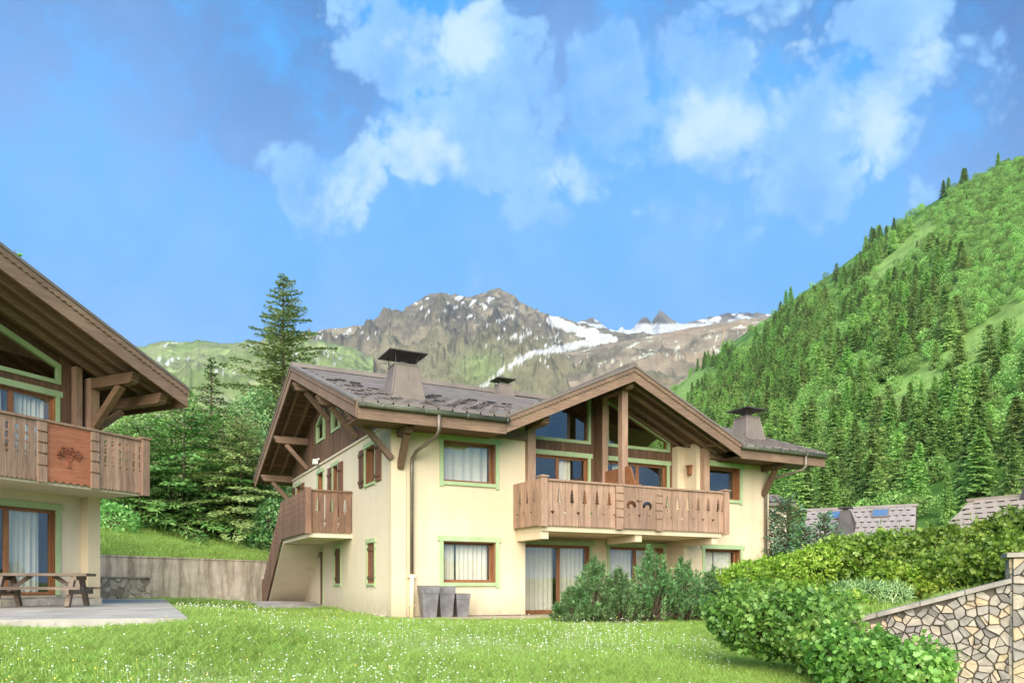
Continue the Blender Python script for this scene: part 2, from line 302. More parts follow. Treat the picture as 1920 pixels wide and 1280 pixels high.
M['cone_core'] = mat_noise('shaded_needles', srgb(24, 46, 18), srgb(38, 66, 26), 1, 0.95, 0.0)

# ------------------------------------------------------------------ helpers
def T(o, label=None, cat=None, group=None, kind=None):
    if label: o['label'] = label
    if cat: o['category'] = cat
    if group: o['group'] = group
    if kind: o['kind'] = kind
    return o
def empty(name, loc=(0, 0, 0), rz=0.0):
    o = bpy.data.objects.new(name, None); COL.objects.link(o); o.location = loc; o.rotation_euler = (0, 0, rz); o.empty_display_size = 0.2
    return o
def link(name, me, parent=None, loc=None, rz=None):
    o = bpy.data.objects.new(name, me); COL.objects.link(o)
    if parent: o.parent = parent
    if loc is not None: o.location = loc
    if rz is not None: o.rotation_euler = (0, 0, rz)
    return o
ID = lambda a, d, z: (a, d, z)
class MB:
    def __init__(s): s.v = []; s.f = []; s.m = []
    def add(s, vs, fs, mi=0):
        k = len(s.v); s.v += [tuple(p) for p in vs]
        for f in fs: s.f.append(tuple(i + k for i in f)); s.m.append(mi)
    def box(s, a0, a1, d0, d1, z0, z1, F=ID, mi=0):
        vs = [F(a, d, z) for z in (z0, z1) for (a, d) in ((a0, d0), (a1, d0), (a1, d1), (a0, d1))]
        s.add(vs, [(3, 2, 1, 0), (4, 5, 6, 7), (0, 1, 5, 4), (1, 2, 6, 5), (2, 3, 7, 6), (3, 0, 4, 7)], mi); return s
    def prism(s, poly, d0, d1, F=ID, mi=0):            # poly of (a, z), extruded along d
        n = len(poly); vs = [F(a, d0, z) for a, z in poly] + [F(a, d1, z) for a, z in poly]
        s.add(vs, [tuple(range(n)), tuple(range(2 * n - 1, n - 1, -1))] + [(i, i + n, (i + 1) % n + n, (i + 1) % n) for i in range(n)], mi); return s
    def slab(s, plan, zt, th, mi=0, mi2=None):         # plan polygon, top height function, vertical thickness
        n = len(plan); vs = [(x, y, zt(x, y)) for x, y in plan] + [(x, y, zt(x, y) - th) for x, y in plan]
        s.add(vs, [tuple(range(n))], mi); s.add(vs, [tuple(range(2 * n - 1, n - 1, -1))], mi if mi2 is None else mi2)
        s.add(vs, [(i, i + n, (i + 1) % n + n, (i + 1) % n) for i in range(n)], mi); return s
    def bar(s, p, q, w, h, up=(0, 0, 1), mi=0):        # rectangular bar from p to q
        p = Vector(p); q = Vector(q); d = (q - p).normalized(); x = d.cross(Vector(up)).normalized(); y = x.cross(d).normalized()
        vs = [e + x * (w / 2 * i) + y * (h / 2 * j) for e in (p, q) for i, j in ((-1, -1), (1, -1), (1, 1), (-1, 1))]
        s.add(vs, [(3, 2, 1, 0), (4, 5, 6, 7), (0, 1, 5, 4), (1, 2, 6, 5), (2, 3, 7, 6), (3, 0, 4, 7)], mi); return s
    def tube(s, pts, r, n=8, mi=0, cap=True):
        pts = [Vector(p) for p in pts]; rs = r if isinstance(r, (list, tuple)) else [r] * len(pts); rings = []
        for i, p in enumerate(pts):
            d = (pts[min(i + 1, len(pts) - 1)] - pts[max(i - 1, 0)]).normalized()
            x = d.orthogonal().normalized() if i == 0 else (px - d * px.dot(d)).normalized(); px = x; y = d.cross(x)
            rings.append([p + (x * math.cos(k * 2 * math.pi / n) + y * math.sin(k * 2 * math.pi / n)) * rs[i] for k in range(n)])
        vs = [v for r_ in rings for v in r_]
        fs = [(i * n + k, i * n + (k + 1) % n, (i + 1) * n + (k + 1) % n, (i + 1) * n + k) for i in range(len(pts) - 1) for k in range(n)]
        if cap: fs += [tuple(range(n - 1, -1, -1)), tuple(range((len(pts) - 1) * n, len(pts) * n))]
        s.add(vs, fs, mi); return s
    def mesh(s, name, mats, smooth=False):
        me = bpy.data.meshes.new(name); me.from_pydata(s.v, [], s.f)
        for m in (mats if isinstance(mats, list) else [mats]): me.materials.append(m)
        me.polygons.foreach_set('material_index', s.m)
        bm = bmesh.new(); bm.from_mesh(me); bmesh.ops.recalc_face_normals(bm, faces=bm.faces); bm.to_mesh(me); bm.free()
        if smooth: me.polygons.foreach_set('use_smooth', [True] * len(me.polygons))
        me.update(); return me
    def build(s, name, mats, parent=None, smooth=False, loc=None, rz=None):
        return link(name, s.mesh(name, mats, smooth), parent, loc, rz)
def arrmesh(name, V, F, mat, smooth=False):
    V = np.asarray(V, np.float32).reshape(-1, 3); F = np.asarray(F, np.int32); k = F.shape[1]
    me = bpy.data.meshes.new(name); me.vertices.add(len(V)); me.vertices.foreach_set('co', V.ravel())
    me.loops.add(F.size); me.loops.foreach_set('vertex_index', F.ravel()); me.polygons.add(len(F))
    me.polygons.foreach_set('loop_start', np.arange(0, F.size, k, dtype=np.int32))
    try: me.polygons.foreach_set('loop_total', np.full(len(F), k, np.int32))
    except Exception: pass
    if mat: me.materials.append(mat)
    if smooth: me.polygons.foreach_set('use_smooth', np.ones(len(F), bool))
    me.update(calc_edges=True); me.validate(); return me
def box(name, mat, parent, *a, F=ID): return MB().box(*a, F=F).build(name, mat, parent)

# value noise for terrain and distributions
_P = rng.random((256, 256))
def vnoise(x, y):
    x = np.asarray(x, float); y = np.asarray(y, float); xi = np.floor(x).astype(int); yi = np.floor(y).astype(int); fx = x - xi; fy = y - yi
    fx = fx * fx * (3 - 2 * fx); fy = fy * fy * (3 - 2 * fy); g = lambda a, b: _P[a % 256, b % 256]
    return (g(xi, yi) * (1 - fx) + g(xi + 1, yi) * fx) * (1 - fy) + (g(xi, yi + 1) * (1 - fx) + g(xi + 1, yi + 1) * fx) * fy
def fbm(x, y, o=5, gain=0.5):
    a = 1.0; t = 0; s = 0
    for i in range(o): t = t + a * vnoise(x * 2 ** i + 17.3 * i, y * 2 ** i + 9.1 * i); s += a; a *= gain
    return t / s
def ridged(x, y, o=5):
    a = 1.0; t = 0; s = 0
    for i in range(o): n = 1 - np.abs(2 * vnoise(x * 2 ** i + 31.7 * i, y * 2 ** i + 5.3 * i) - 1); t = t + a * n * n; s += a; a *= 0.55
    return t / s
def sstep(a, b, x): t = np.clip((x - a) / (b - a), 0, 1); return t * t * (3 - 2 * t)

# ================================================================== GROUND, HILL, MOUNTAINS
CTRL = np.array([(0, 0, -.75), (0, 5, -.52), (0, 8, -.33), (0, 12, -.13), (0, 16, -.02), (-4.7, 11, .36), (-5.2, 9, .22), (-8, 10, .36), (-8, 16, .40), (-12, 20, .40), (-12, 27, .36), (-9.5, 30, .28),
    (-10.5, 33, .02), (-7.5, 26, .10), (-3.6, 20, .0), (-5.5, 23, .03), (2, 22, -.02), (8, 27, -.02), (5, 18, -.05), (9, 22, 0), (-8, 6, .02), (-4, 6, -.2), (4, 6, -.75), (3, 9, -.5), (5, 12, -.35), (7, 8, -.8),
    (-14, 12, .3), (-20, 20, .3), (12, 14, -.4), (16, 22, 0.1), (-2, 9, -.2), (2, 14, -.1), (14, 34, 0), (0, 40, 0), (-14, 36, 0), (30, 40, 0), (-30, 40, 0), (-3, 3, -.5)], float)
def ground_z(x, y):
    x = np.asarray(x, float); y = np.asarray(y, float); num = 0; den = 0
    for cx_, cy_, cz_ in CTRL:
        d = (x - cx_) ** 2 + (y - cy_) ** 2 + 1.2; w_ = d ** -2.0; num = num + w_ * cz_; den = den + w_
    return num / den
def gz(x, y): return float(ground_z(x, y))
def sheet(name, xs, ys, zf, mat, kind='structure'):
    X, Y = np.meshgrid(xs, ys); Z = zf(X, Y); n, m = X.shape
    i = np.arange(n * m).reshape(n, m); F = np.stack([i[:-1, :-1], i[:-1, 1:], i[1:, 1:], i[1:, :-1]], -1).reshape(-1, 4)
    o = link(name, arrmesh(name, np.stack([X, Y, Z], -1), F, mat, True)); T(o, kind=kind); return o
# one sheet: fine near the camera, coarse to the horizon
def spread(lo, hi, step, far):
    a = list(np.arange(lo, hi + 1e-6, step)); g = step; x = hi
    while x < far: g *= 1.6; x += g; a.append(x)
    g = step; x = lo
    while x > -far: g *= 1.6; x -= g; a.insert(0, x)
    return np.array(a)
def full_ground(X, Y):
    z = ground_z(np.clip(X, -60, 60), np.clip(Y, -30, 60)); r = np.hypot(X, Y)
    return z - 8 * sstep(60, 400, r)
sheet('ground', spread(-20, 22, 0.4, 12000), spread(-4, 40, 0.4, 12000), full_ground, M['soil'])

# bank above the concrete retaining wall
RW0 = np.array((-19.0, 19.9)); RW1 = np.array((-10.6, 34.4)); RWd = (RW1 - RW0) / np.linalg.norm(RW1 - RW0); RWn = np.array((-RWd[1], RWd[0]))
WALL_TOP = 1.97
def bank_left(k, h):          # k along the wall, h behind it
    return WALL_TOP - 0.12 + 0.30 * np.clip(h, 0, 9) ** 0.95 * (0.75 + 0.5 * fbm(k * .25, h * .25, 3)) + 0.06 * np.clip(h - 9, 0, 400)
def bank_mesh():
    ks = np.arange(-8, 40, 0.5); hs = np.concatenate([np.arange(0.1, 14, 0.4), np.arange(14, 120, 5)]); K, H = np.meshgrid(ks, hs)
    X = RW0[0] + RWd[0] * K + RWn[0] * H; Y = RW0[1] + RWd[1] * K + RWn[1] * H; Z = bank_left(K, H); Z[0] = -0.5
    n, m = K.shape; i = np.arange(n * m).reshape(n, m); F = np.stack([i[:-1, :-1], i[1:, :-1], i[1:, 1:], i[:-1, 1:]], -1).reshape(-1, 4)
    T(link('grass_bank', arrmesh('grass_bank', np.stack([X, Y, Z], -1), F, M['soil'], True)), kind='structure')
bank_mesh()
def left_bank_point(x, y):
    r = np.array((x, y)) - RW0; k = float(r @ RWd); h = float(r @ RWn); return float(bank_left(k, h))

# bank on the garden side, behind the rubble wall
SW0 = np.array((4.70, 10.75)); SW1 = np.array((6.48, 9.86)); SWd = (SW1 - SW0) / np.linalg.norm(SW1 - SW0); SWn = np.array((-SWd[1], SWd[0]))  # normal points away from the camera
SWL = float(np.linalg.norm(SW1 - SW0))
RB = np.array([(4.7, 10.9, .30), (6.5, 10.1, .80), (5.3, 12, .55), (4.6, 13, .35), (5.6, 14, .78), (4.9, 16, .62), (6.8, 14, .92), (6.3, 17, .98), (8, 12, .85), (9, 16, 1.1), (7.6, 20, 1.0), (6.2, 20, .55), (9, 24, .8), (12, 20, 1.2), (14, 14, 1.2), (16, 26, 1.2), (4.2, 15, .15), (4.4, 18, .10), (3.6, 12, -.3), (3.6, 15, -.15), (4.6, 20.5, .0), (9, 10, .9), (12, 28, .6), (13, 30, .4), (20, 30, 1.0), (4.2, 11.2, .0)], float)
def bank_right(x, y):
    num = 0; den = 0
    for a, b, c in RB: d = (x - a) ** 2 + (y - b) ** 2 + .25; w_ = d ** -2.; num = num + w_ * c; den = den + w_
    return num / den
def bank_r_mesh():
    ks = np.arange(-0.6, 16, 0.3); hs = np.concatenate([[0.10], np.arange(0.12, 22, 0.4)]); K, H = np.meshgrid(ks, hs)
    X = SW0[0] + SWd[0] * K + SWn[0] * H * 0.75 + 0.55 * K * 0; Y = SW0[1] + SWd[1] * K + SWn[1] * H + 0.0
    Z = bank_right(X, Y); Z[0] = -1.2; Z[:, 0] = -1.2; Z[:, -1] = -1.2; Z[-1] = -1.2
    n, m = K.shape; i = np.arange(n * m).reshape(n, m); F = np.stack([i[:-1, :-1], i[:-1, 1:], i[1:, 1:], i[1:, :-1]], -1).reshape(-1, 4)
    T(link('garden_bank', arrmesh('garden_bank', np.stack([X, Y, Z], -1), F, M['soil'], True)), kind='structure')
bank_r_mesh()

# ---- far terrain: heightfields seen from the valley floor; azimuth columns, distance rows
def vcol(me, C):
    a = me.color_attributes.new('Col', 'FLOAT_COLOR', 'POINT'); a.data.foreach_set('color', np.concatenate([C, np.ones((len(C), 1))], 1).astype(np.float32).ravel())
def skyf(pts):
    p = np.array(pts, float); return lambda x: np.interp(x, p[:, 0], p[:, 1])
def range_mesh(name, px0, px1, ncol, nrow, sky, ridge_d, base_d, base_py, amp, jag, colour, seed, prof=1.15, nback=6, mat='mountain'):
    P = np.linspace(px0, px1, ncol); W = np.concatenate([np.linspace(0, 1, nrow), 1 + np.linspace(0.02, 0.35, nback)])
    PX, WW = np.meshgrid(P, W); rd = ridge_d(PX) if callable(ridge_d) else ridge_d; bd = base_d(PX) if callable(base_d) else base_d
    el = (1098 - sky(PX) + jag * (ridged(PX * .045 + seed, PX * 0 + seed, 4) - .5)) / 1424
    zt = EYE + el * rd; bp = base_py(PX) if callable(base_py) else base_py; zb = EYE + (1098 - bp) / 1424 * bd
    Yd = bd + (rd - bd) * WW; Xd = (PX - 960) / 1424 * Yd
    w1 = np.clip(WW, 0, 1); Z = zb + (zt - zb) * w1 ** prof
    n = ridged(Xd / 520. + seed, Yd / 700. + seed, 6) - .5; n2 = ridged(Xd / 130. + seed * 2, Yd / 130., 5) - .5
    env = np.clip(w1 * 3, 0, 1) * np.clip((1 - w1) * 5, 0, 1)
    Z = Z + amp * env * (n + .38 * n2)
    Z = np.where(WW > 1, zt - (WW - 1) * (rd - bd) * 1.1, Z); Z[0] = -12
    PY = 1098 - 1424 * (Z - EYE) / Yd
    m, k = PX.shape; i = np.arange(m * k).reshape(m, k); F = np.stack([i[:-1, :-1], i[:-1, 1:], i[1:, 1:], i[1:, :-1]], -1).reshape(-1, 4)
    me = arrmesh(name, np.stack([Xd, Yd, Z], -1), F, M[mat], True); C = colour(PX.ravel(), PY.ravel(), Xd.ravel(), Yd.ravel(), Z.ravel(), w1.ravel(), n.ravel(), n2.ravel()); vcol(me, C)
    o = link(name, me); T(o, kind='structure'); return o, (PX, WW, Xd, Yd, Z, PY)
L3 = lambda r, g, b: np.array(srgb(r, g, b)[:3])
def lerp(a, b, t): return a + (b - a) * t[:, None]
def pdist(px, py, pts):
    d = np.full(px.shape, 1e9); tt = np.zeros(px.shape); n = len(pts) - 1
    for j in range(n):
        a = np.array(pts[j], float); b = np.array(pts[j + 1], float); ab = b - a; t = np.clip(((px - a[0]) * ab[0] + (py - a[1]) * ab[1]) / (ab @ ab), 0, 1)
        q = np.hypot(px - a[0] - t * ab[0], (py - a[1] - t * ab[1])); u_ = q < d; d = np.where(u_, q, d); tt = np.where(u_, (j + t) / n, tt)
    return d, tt
def tl(c, n): return np.tile(L3(*c), (n, 1))
def col_main(px, py, x, y, z, w, n, n2):
    k = len(px); g = fbm(x / 300, y / 300, 5); h = fbm(px / 7, py / 5, 5); c = lerp(tl((100, 93, 77), k), tl((126, 117, 96), k), sstep(.35, .65, g))
    c = lerp(c, tl((105, 101, 75), k), np.clip(sstep(.72, .30, w + .25 * (g - .5)) * .85, 0, 1))
    gp = np.exp(-(((px - 900) / 42) ** 2 + ((py - 692) / 34) ** 2)); c = lerp(c, tl((110, 125, 75), k), np.clip(gp * 1.2, 0, 1) * .75)
    crag = np.clip(np.exp(-(((px - 890) / 120) ** 2 + ((py - 590) / 45) ** 2)) * 1.7, 0, 1); c = lerp(c, tl((77, 73, 66), k), crag * sstep(.38, .62, h) * .85)
    c = lerp(c, tl((69, 67, 59), k), sstep(.52, .72, n2 + .5) * sstep(.35, .6, w) * .55)
    tong, tt = pdist(px, py, [(1035, 600), (1095, 622), (1150, 634), (1090, 646), (1040, 655), (1000, 662), (968, 680), (945, 690), (920, 712), (900, 730)])
    s = sstep(1.1, .85, tong / (1.6 + 8 * np.clip(1 - tt * 1.05, .10, 1)) + 1.8 * (fbm(px / 9, py / 5, 4) - .5))
    patch = fbm(px / 9 + py / 14, py / 8, 5); reg = np.exp(-(((px - 900) / 110) ** 2 + ((py - 575) / 32) ** 2)); s2 = sstep(.655, .675, patch + .12 * (reg - .75)) * (reg > .25)
    reg2 = np.exp(-(((px - 1010) / 90) ** 2 + ((py - 640) / 38) ** 2)); s3 = sstep(.68, .70, patch + .1 * (reg2 - .6)) * (reg2 > .2)
    reg3 = np.exp(-(((px - 640) / 70) ** 2 + ((py - 630) / 22) ** 2)); s4 = sstep(.72, .74, patch + .1 * (reg3 - .6)) * (reg3 > .2)
    return lerp(c, tl((180, 180, 176), k), np.clip(np.maximum(np.maximum(s, s2), np.maximum(s3, s4)), 0, 1))
range_mesh('main_mountain', 400, 1320, 800, 320, skyf([(400, 655), (480, 642), (560, 630), (600, 618), (640, 612), (680, 607), (700, 598), (730, 580), (755, 583), (772, 568), (800, 553), (830, 547), (850, 552), (872, 557), (895, 553), (915, 545), (935, 540), (952, 546), (970, 560), (1000, 578), (1030, 588), (1060, 597), (1085, 604), (1130, 616), (1200, 626), (1320, 640)]),
           5200, 2500, 800, 330, 9, col_main, 3.1)
def col_back(px, py, x, y, z, w, n, n2):
    g = fbm(x / 260, y / 260, 5); c = lerp(np.tile(L3(75, 73, 69), (len(px), 1)), np.tile(L3(107, 101, 91), (len(px), 1)), sstep(.35, .65, g))
    s = sstep(.52, .57, fbm(px / 14, py / 5, 5)) * sstep(592, 606, py) ; s = np.maximum(s * ((px < 1180) | (px > 1268)), sstep(604, 610, py) * .9)
    s = np.maximum(s, sstep(.54, .58, fbm(px / 16, py / 5, 5)) * (px > 1275))
    return lerp(c, np.tile(L3(175, 178, 179), (len(px), 1)), np.clip(s, 0, 1))
range_mesh('needle_ridge', 1010, 1620, 420, 90, skyf([(1010, 592), (1050, 600), (1085, 604), (1100, 600), (1112, 596), (1128, 606), (1140, 616), (1158, 619), (1165, 612), (1172, 619), (1184, 618), (1196, 604), (1206, 595), (1211, 592), (1218, 600), (1222, 603), (1230, 590), (1237, 582), (1246, 586), (1254, 593), (1262, 600), (1272, 606), (1290, 606), (1310, 600), (1350, 591), (1380, 586), (1420, 588), (1460, 592), (1620, 600)]),
           7000, 5600, 690, 160, 7, col_back, 8.7)
def col_moraine(px, py, x, y, z, w, n, n2):
    g = fbm(x / 150, y / 150, 6); c = lerp(np.tile(L3(93, 87, 71), (len(px), 1)), np.tile(L3(130, 117, 98), (len(px), 1)), sstep(.3, .7, g))
    c = lerp(c, np.tile(L3(109, 110, 78), (len(px), 1)), sstep(.55, .25, w + .4 * (g - .5)) * .75)
    c = lerp(c, np.tile(L3(134, 114, 91), (len(px), 1)), sstep(.55, .7, fbm(px / 60, py / 18, 4)) * .6)
    s = sstep(.67, .69, fbm(px / 16 + py / 8, py / 4, 5)) * (w > .62); return lerp(c, np.tile(L3(175, 175, 155), (len(px), 1)), s)
range_mesh('moraine_slope', 860, 1700, 460, 150, skyf([(860, 800), (890, 745), (905, 730), (925, 712), (945, 697), (970, 684), (1010, 670), (1060, 661), (1110, 652), (1160, 641), (1220, 629), (1300, 614), (1380, 601), (1440, 593), (1560, 585), (1700, 580)]),
           4300, 2300, 830, 210, 3, col_moraine, 5.5)
def col_left(px, py, x, y, z, w, n, n2):
    g = fbm(x / 200, y / 200, 5); c = lerp(np.tile(L3(98, 112, 66), (len(px), 1)), np.tile(L3(128, 140, 88), (len(px), 1)), sstep(.35, .65, g))
    c = lerp(c, np.tile(L3(118, 118, 92), (len(px), 1)), sstep(.5, .75, n2 + .5) * .6)
    s = sstep(.735, .76, fbm(px / 13 + py / 12, py / 8, 4)) * (py < 706) * (px > 275); return lerp(c, np.tile(L3(188, 188, 184), (len(px), 1)), s)
range_mesh('green_ridge', -260, 700, 420, 120, skyf([(-260, 560), (0, 620), (180, 655), (262, 650), (290, 642), (318, 637), (345, 641), (372, 637), (392, 638), (415, 643), (450, 642), (500, 638), (560, 632), (620, 640), (700, 668)]), 3700, 1500, 800, 200, 6, col_left, 1.9)
# forested valley side on the right
HSKY = skyf([(1180, 800), (1240, 745), (1300, 700), (1340, 668), (1400, 622), (1440, 596), (1500, 552), (1560, 512), (1620, 468), (1680, 428), (1740, 385), (1800, 350), (1860, 322), (1920, 292), (2000, 240), (2300, 120), (2700, 60)])
def in_meadow(px, py):
    d1, _ = pdist(px, py, [(1640, 775), (1720, 735), (1800, 680), (1870, 620), (2000, 540)]); d2, _ = pdist(px, py, [(1725, 590), (1775, 560)]); d3, _ = pdist(px, py, [(1290, 745), (1310, 715)]); d4, _ = pdist(px, py, [(1640, 520), (1740, 430)])
    n = fbm(px / 40, py / 40, 3) - .5
    return np.clip(np.maximum.reduce([sstep(50, 24, d1 + 30 * n), sstep(46, 22, d2 + 24 * n), sstep(34, 14, d3 + 12 * n), sstep(26, 10, d4 + 14 * n)]), 0, 1)
SCRUB = np.array([(1600, 545), (1660, 490), (1745, 412), (1815, 345), (1930, 285), (2250, 120), (2250, 560), (1930, 592), (1850, 600), (1806, 570), (1806, 505), (1752, 482), (1700, 512), (1650, 560)], float)
def inpoly(poly, x, y):
    c = np.zeros(np.shape(x), bool); n = len(poly)
    for i in range(n):
        (x0, y0), (x1, y1) = poly[i], poly[(i + 1) % n]; c ^= ((y0 > y) != (y1 > y)) & (x < (x1 - x0) * (y - y0) / (y1 - y0 + 1e-9) + x0)
    return c
def upper_scrub(px, py): return inpoly(SCRUB, px + 60 * (fbm(px / 50, py / 50, 3) - .5), py + 60 * (fbm(px / 50 + 9, py / 50 + 4, 3) - .5))
def col_hill(px, py, x, y, z, w, n, n2):
    g = fbm(x / 30, y / 30, 5); c = lerp(np.tile(L3(72, 106, 44), (len(px), 1)), np.tile(L3(98, 130, 60), (len(px), 1)), sstep(.35, .65, g)); m = in_meadow(px, py)
    c = lerp(c, np.tile(L3(120, 146, 76), (len(px), 1)), m * .85); return c
HOBJ, HG = range_mesh('forest_hill', 1150, 2600, 380, 170, HSKY, lambda p: np.interp(p, [1150, 1440, 1920, 2600], [1250, 1000, 700, 620]), lambda p: np.interp(p, [1150, 1440, 1920, 2600], [230, 190, 135, 100]), lambda p: np.interp(p, [1150, 1500, 1920, 2600], [1010, 1000, 1000, 1000]), 14, 3, col_hill, 6.3, prof=1.12, mat='hillside')
HPX = HG[0][0]; HW = HG[1][:, 0]
def hill_point(px, w):
    i = np.clip(np.searchsorted(HPX, px) - 1, 0, len(HPX) - 2); j = np.clip(np.searchsorted(HW, w) - 1, 0, len(HW) - 2); a = (px - HPX[i]) / (HPX[i + 1] - HPX[i]); b = (w - HW[j]) / (HW[j + 1] - HW[j])
    f = lambda G: (G[j, i] * (1 - a) + G[j, i + 1] * a) * (1 - b) + (G[j + 1, i] * (1 - a) + G[j + 1, i + 1] * a) * b
    return f(HG[2]), f(HG[3]), f(HG[4])

# ================================================================== HOUSE PARTS
def wall_grid(mb, F, a0, a1, z0, z1, th, holes, mi=0):
    """rectangular wall with rectangular openings, thickness th (outer face at d=0)"""
    A = sorted({a0, a1, *[h[0] for h in holes], *[h[1] for h in holes]}); Z = sorted({z0, z1, *[h[2] for h in holes], *[h[3] for h in holes]})
    inh = lambda a, z: any(h[0] < a < h[1] and h[2] < z < h[3] for h in holes)
    solid = {(i, j) for i in range(len(A) - 1) for j in range(len(Z) - 1) if not inh((A[i] + A[i + 1]) / 2, (Z[j] + Z[j + 1]) / 2)}
    for (i, j) in solid:
        x0, x1, y0, y1 = A[i], A[i + 1], Z[j], Z[j + 1]
        for d in (0, th): mb.add([F(x0, d, y0), F(x1, d, y0), F(x1, d, y1), F(x0, d, y1)], [(0, 1, 2, 3)], mi)
        for (di, dj, p, q) in ((-1, 0, (x0, y0), (x0, y1)), (1, 0, (x1, y0), (x1, y1)), (0, -1, (x0, y0), (x1, y0)), (0, 1, (x0, y1), (x1, y1))):
            if (i + di, j + dj) not in solid: mb.add([F(p[0], 0, p[1]), F(q[0], 0, q[1]), F(q[0], th, q[1]), F(p[0], th, p[1])], [(0, 1, 2, 3)], mi)
def FRONT(t): return lambda a, d, z: (a, t + d, z)
def SIDE(s): return lambda a, d, z: (s + d, a, z)

def curtain_mesh(F, a0, a1, z0, z1, d, folds, amp=0.035):
    mb = MB(); n = max(8, int(folds * 6)); vs = []
    ph = random.random() * 6
    for i in range(n + 1):
        a = a0 + (a1 - a0) * i / n; o = amp * math.sin(i / n * folds * 2 * math.pi + ph) + amp * .5 * math.sin(i / n * folds * 3.7 + ph * 2)
        vs += [F(a, d + o * .8, z0), F(a, d + o, z1)]
    mb.add(vs, [(2 * i, 2 * i + 2, 2 * i + 3, 2 * i + 1) for i in range(n)]); return mb
def window(par, F, a0, a1, z0, z1, dp=0.22, trim=0.11, head=0.15, over=0.07, sill=True, curtains=(), bars=(), fw=0.085, hbar=None, reveal=True, low=None, jambs=True, rev_d=None, trim_sides=(1, 1), name='window'):
    """opening a0..a1 x z0..z1: painted surround, wooden reveal, frame, pane, curtains. The frame mesh is the part."""
    mb = MB(); d0, d1 = dp, dp + 0.07; g = 0.004
    mb.box(a0 + g, a0 + fw, d0, d1, z0 + g, z1 - g, F); mb.box(a1 - fw, a1 - g, d0, d1, z0 + g, z1 - g, F)
    mb.box(a0 + fw, a1 - fw, d0, d1, z0 + g, z0 + fw, F); mb.box(a0 + fw, a1 - fw, d0, d1, z1 - fw, z1 - g, F)
    for b in bars: mb.box(b - 0.055, b + 0.055, d0 - .006, d1 - .006, z0 + fw, z1 - fw, F)
    if hbar: mb.box(a0 + fw, a1 - fw, d0 + .004, d1 - .004, hbar, hbar + 0.16, F)
    w = mb.build(name, M['frame'], par)
    box('pane', M['glass'], w, a0 + fw - .01, a1 - fw + .01, dp + .030, dp + .036, z0 + fw - .01, z1 - fw + .01, F=F)
    if reveal:
        r = MB(); rd = dp - .002
        for (x0, x1, y0, y1) in ((a0 + g, a0 + .03, z0 + .03, z1 - .03), (a1 - .03, a1 - g, z0 + .03, z1 - .03), (a0 + g, a1 - g, z0 + g, z0 + .03), (a0 + g, a1 - g, z1 - .03, z1 - g)):
            r.box(x0, x1, 0.003, rd, y0, y1, F)
        r.build('reveal', M['frame'], w)
    if trim:
        box('head_trim', M['green'], w, a0 - trim - over, a1 + trim + over, -.045, -.002, z1, z1 + head, F=F)
        if trim_sides[0]: box('jamb_trim', M['green'], w, a0 - trim, a0, -.038, -.002, z0 - (trim + .04 if sill else 0), z1 - .002, F=F)
        if trim_sides[1]: box('jamb_trim', M['green'], w, a1, a1 + trim, -.038, -.002, z0 - (trim + .04 if sill else 0), z1 - .002, F=F)
        if sill: box('sill_trim', M['green'], w, a0 + .002, a1 - .002, -.055, -.002, z0 - trim + .01, z0, F=F)
    for c in curtains:
        x0, x1, folds = c; curtain_mesh(F, x0, x1, z0 + .02, z1 - .02, dp + 0.20, folds).build('curtain', M['curtain'], w, True)
    return w
def shutter(par, F, a0, a1, z0, z1, d=-.05, n=3, hinge=-1):
    o = empty('shutter'); o.parent = par; w = (a1 - a0) / n
    for z in (z0 + (z1 - z0) * .14, z0 + (z1 - z0) * .86): box('batten', M['shutter'], o, a0 + .01, a1 - .01, d - .03, d - .001, z - .05, z + .05, F=F)
    for i in range(n): box('plank', M['shutter'], o, a0 + i * w + .004, a0 + (i + 1) * w - .004, d, d + .035, z0, z1, F=F)
    e = a0 if hinge < 0 else a1
    for z in (z0 + (z1 - z0) * .14, z0 + (z1 - z0) * .86): box('hinge', M['iron'], o, e - .09, e + .16 if hinge < 0 else e + .09, d - .042, d - .031, z - .015, z + .015, F=F)
    return o

# --- fretwork boards: outline with the half motif sawn out of each long edge
def edge_profile(kind, z0, z1):
    H = z1 - z0; p = []
    if kind == 'tree':
        b = z0 + H * .50; t = z0 + H * .84; h = t - b
        p = [(b - .05, 0), (b - .05, .013), (b + h * .10, .013), (b + h * .10, .026), (b + h * .13, .080), (b + h * .33, .030), (b + h * .35, .066), (b + h * .54, .026), (b + h * .56, .054), (b + h * .74, .020), (b + h * .76, .040), (t, .006), (t, 0)]
    elif kind == 'heart':
        c = z0 + H * .30
        p = [(c - .05, 0), (c - .06, .010), (c - .022, .013), (c + .018, .052), (c + .040, .052), (c + .052, .030), (c + .044, .006), (c + .036, 0)]
    elif kind == 'slit':
        c = z0 + H * .22; p = [(c - .09, 0), (c - .09, .012), (c - .02, .014), (c + .015, .042), (c + .035, .042), (c + .045, .02), (c + .045, 0), (z0 + H * .34, 0), (z0 + H * .34, .016), (z1 - .10, .016), (z1 - .10, 0)]
    elif kind == 'slots':
        for f0, f1, w in ((.40, .45, .030), (.48, .60, .036), (.635, .74, .036), (.775, .89, .036)):
            p += [(z0 + H * f0, 0), (z0 + H * f0 + .012, w), (z0 + H * f1 - .012, w), (z0 + H * f1, 0)]
    elif kind == 'dots':
        for f in (.24, .42, .56, .70, .84): p += [(z0 + H * f, 0), (z0 + H * f + .03, .045), (z0 + H * f + .05, .045), (z0 + H * f + .08, 0)]
    return p
_bc = {}
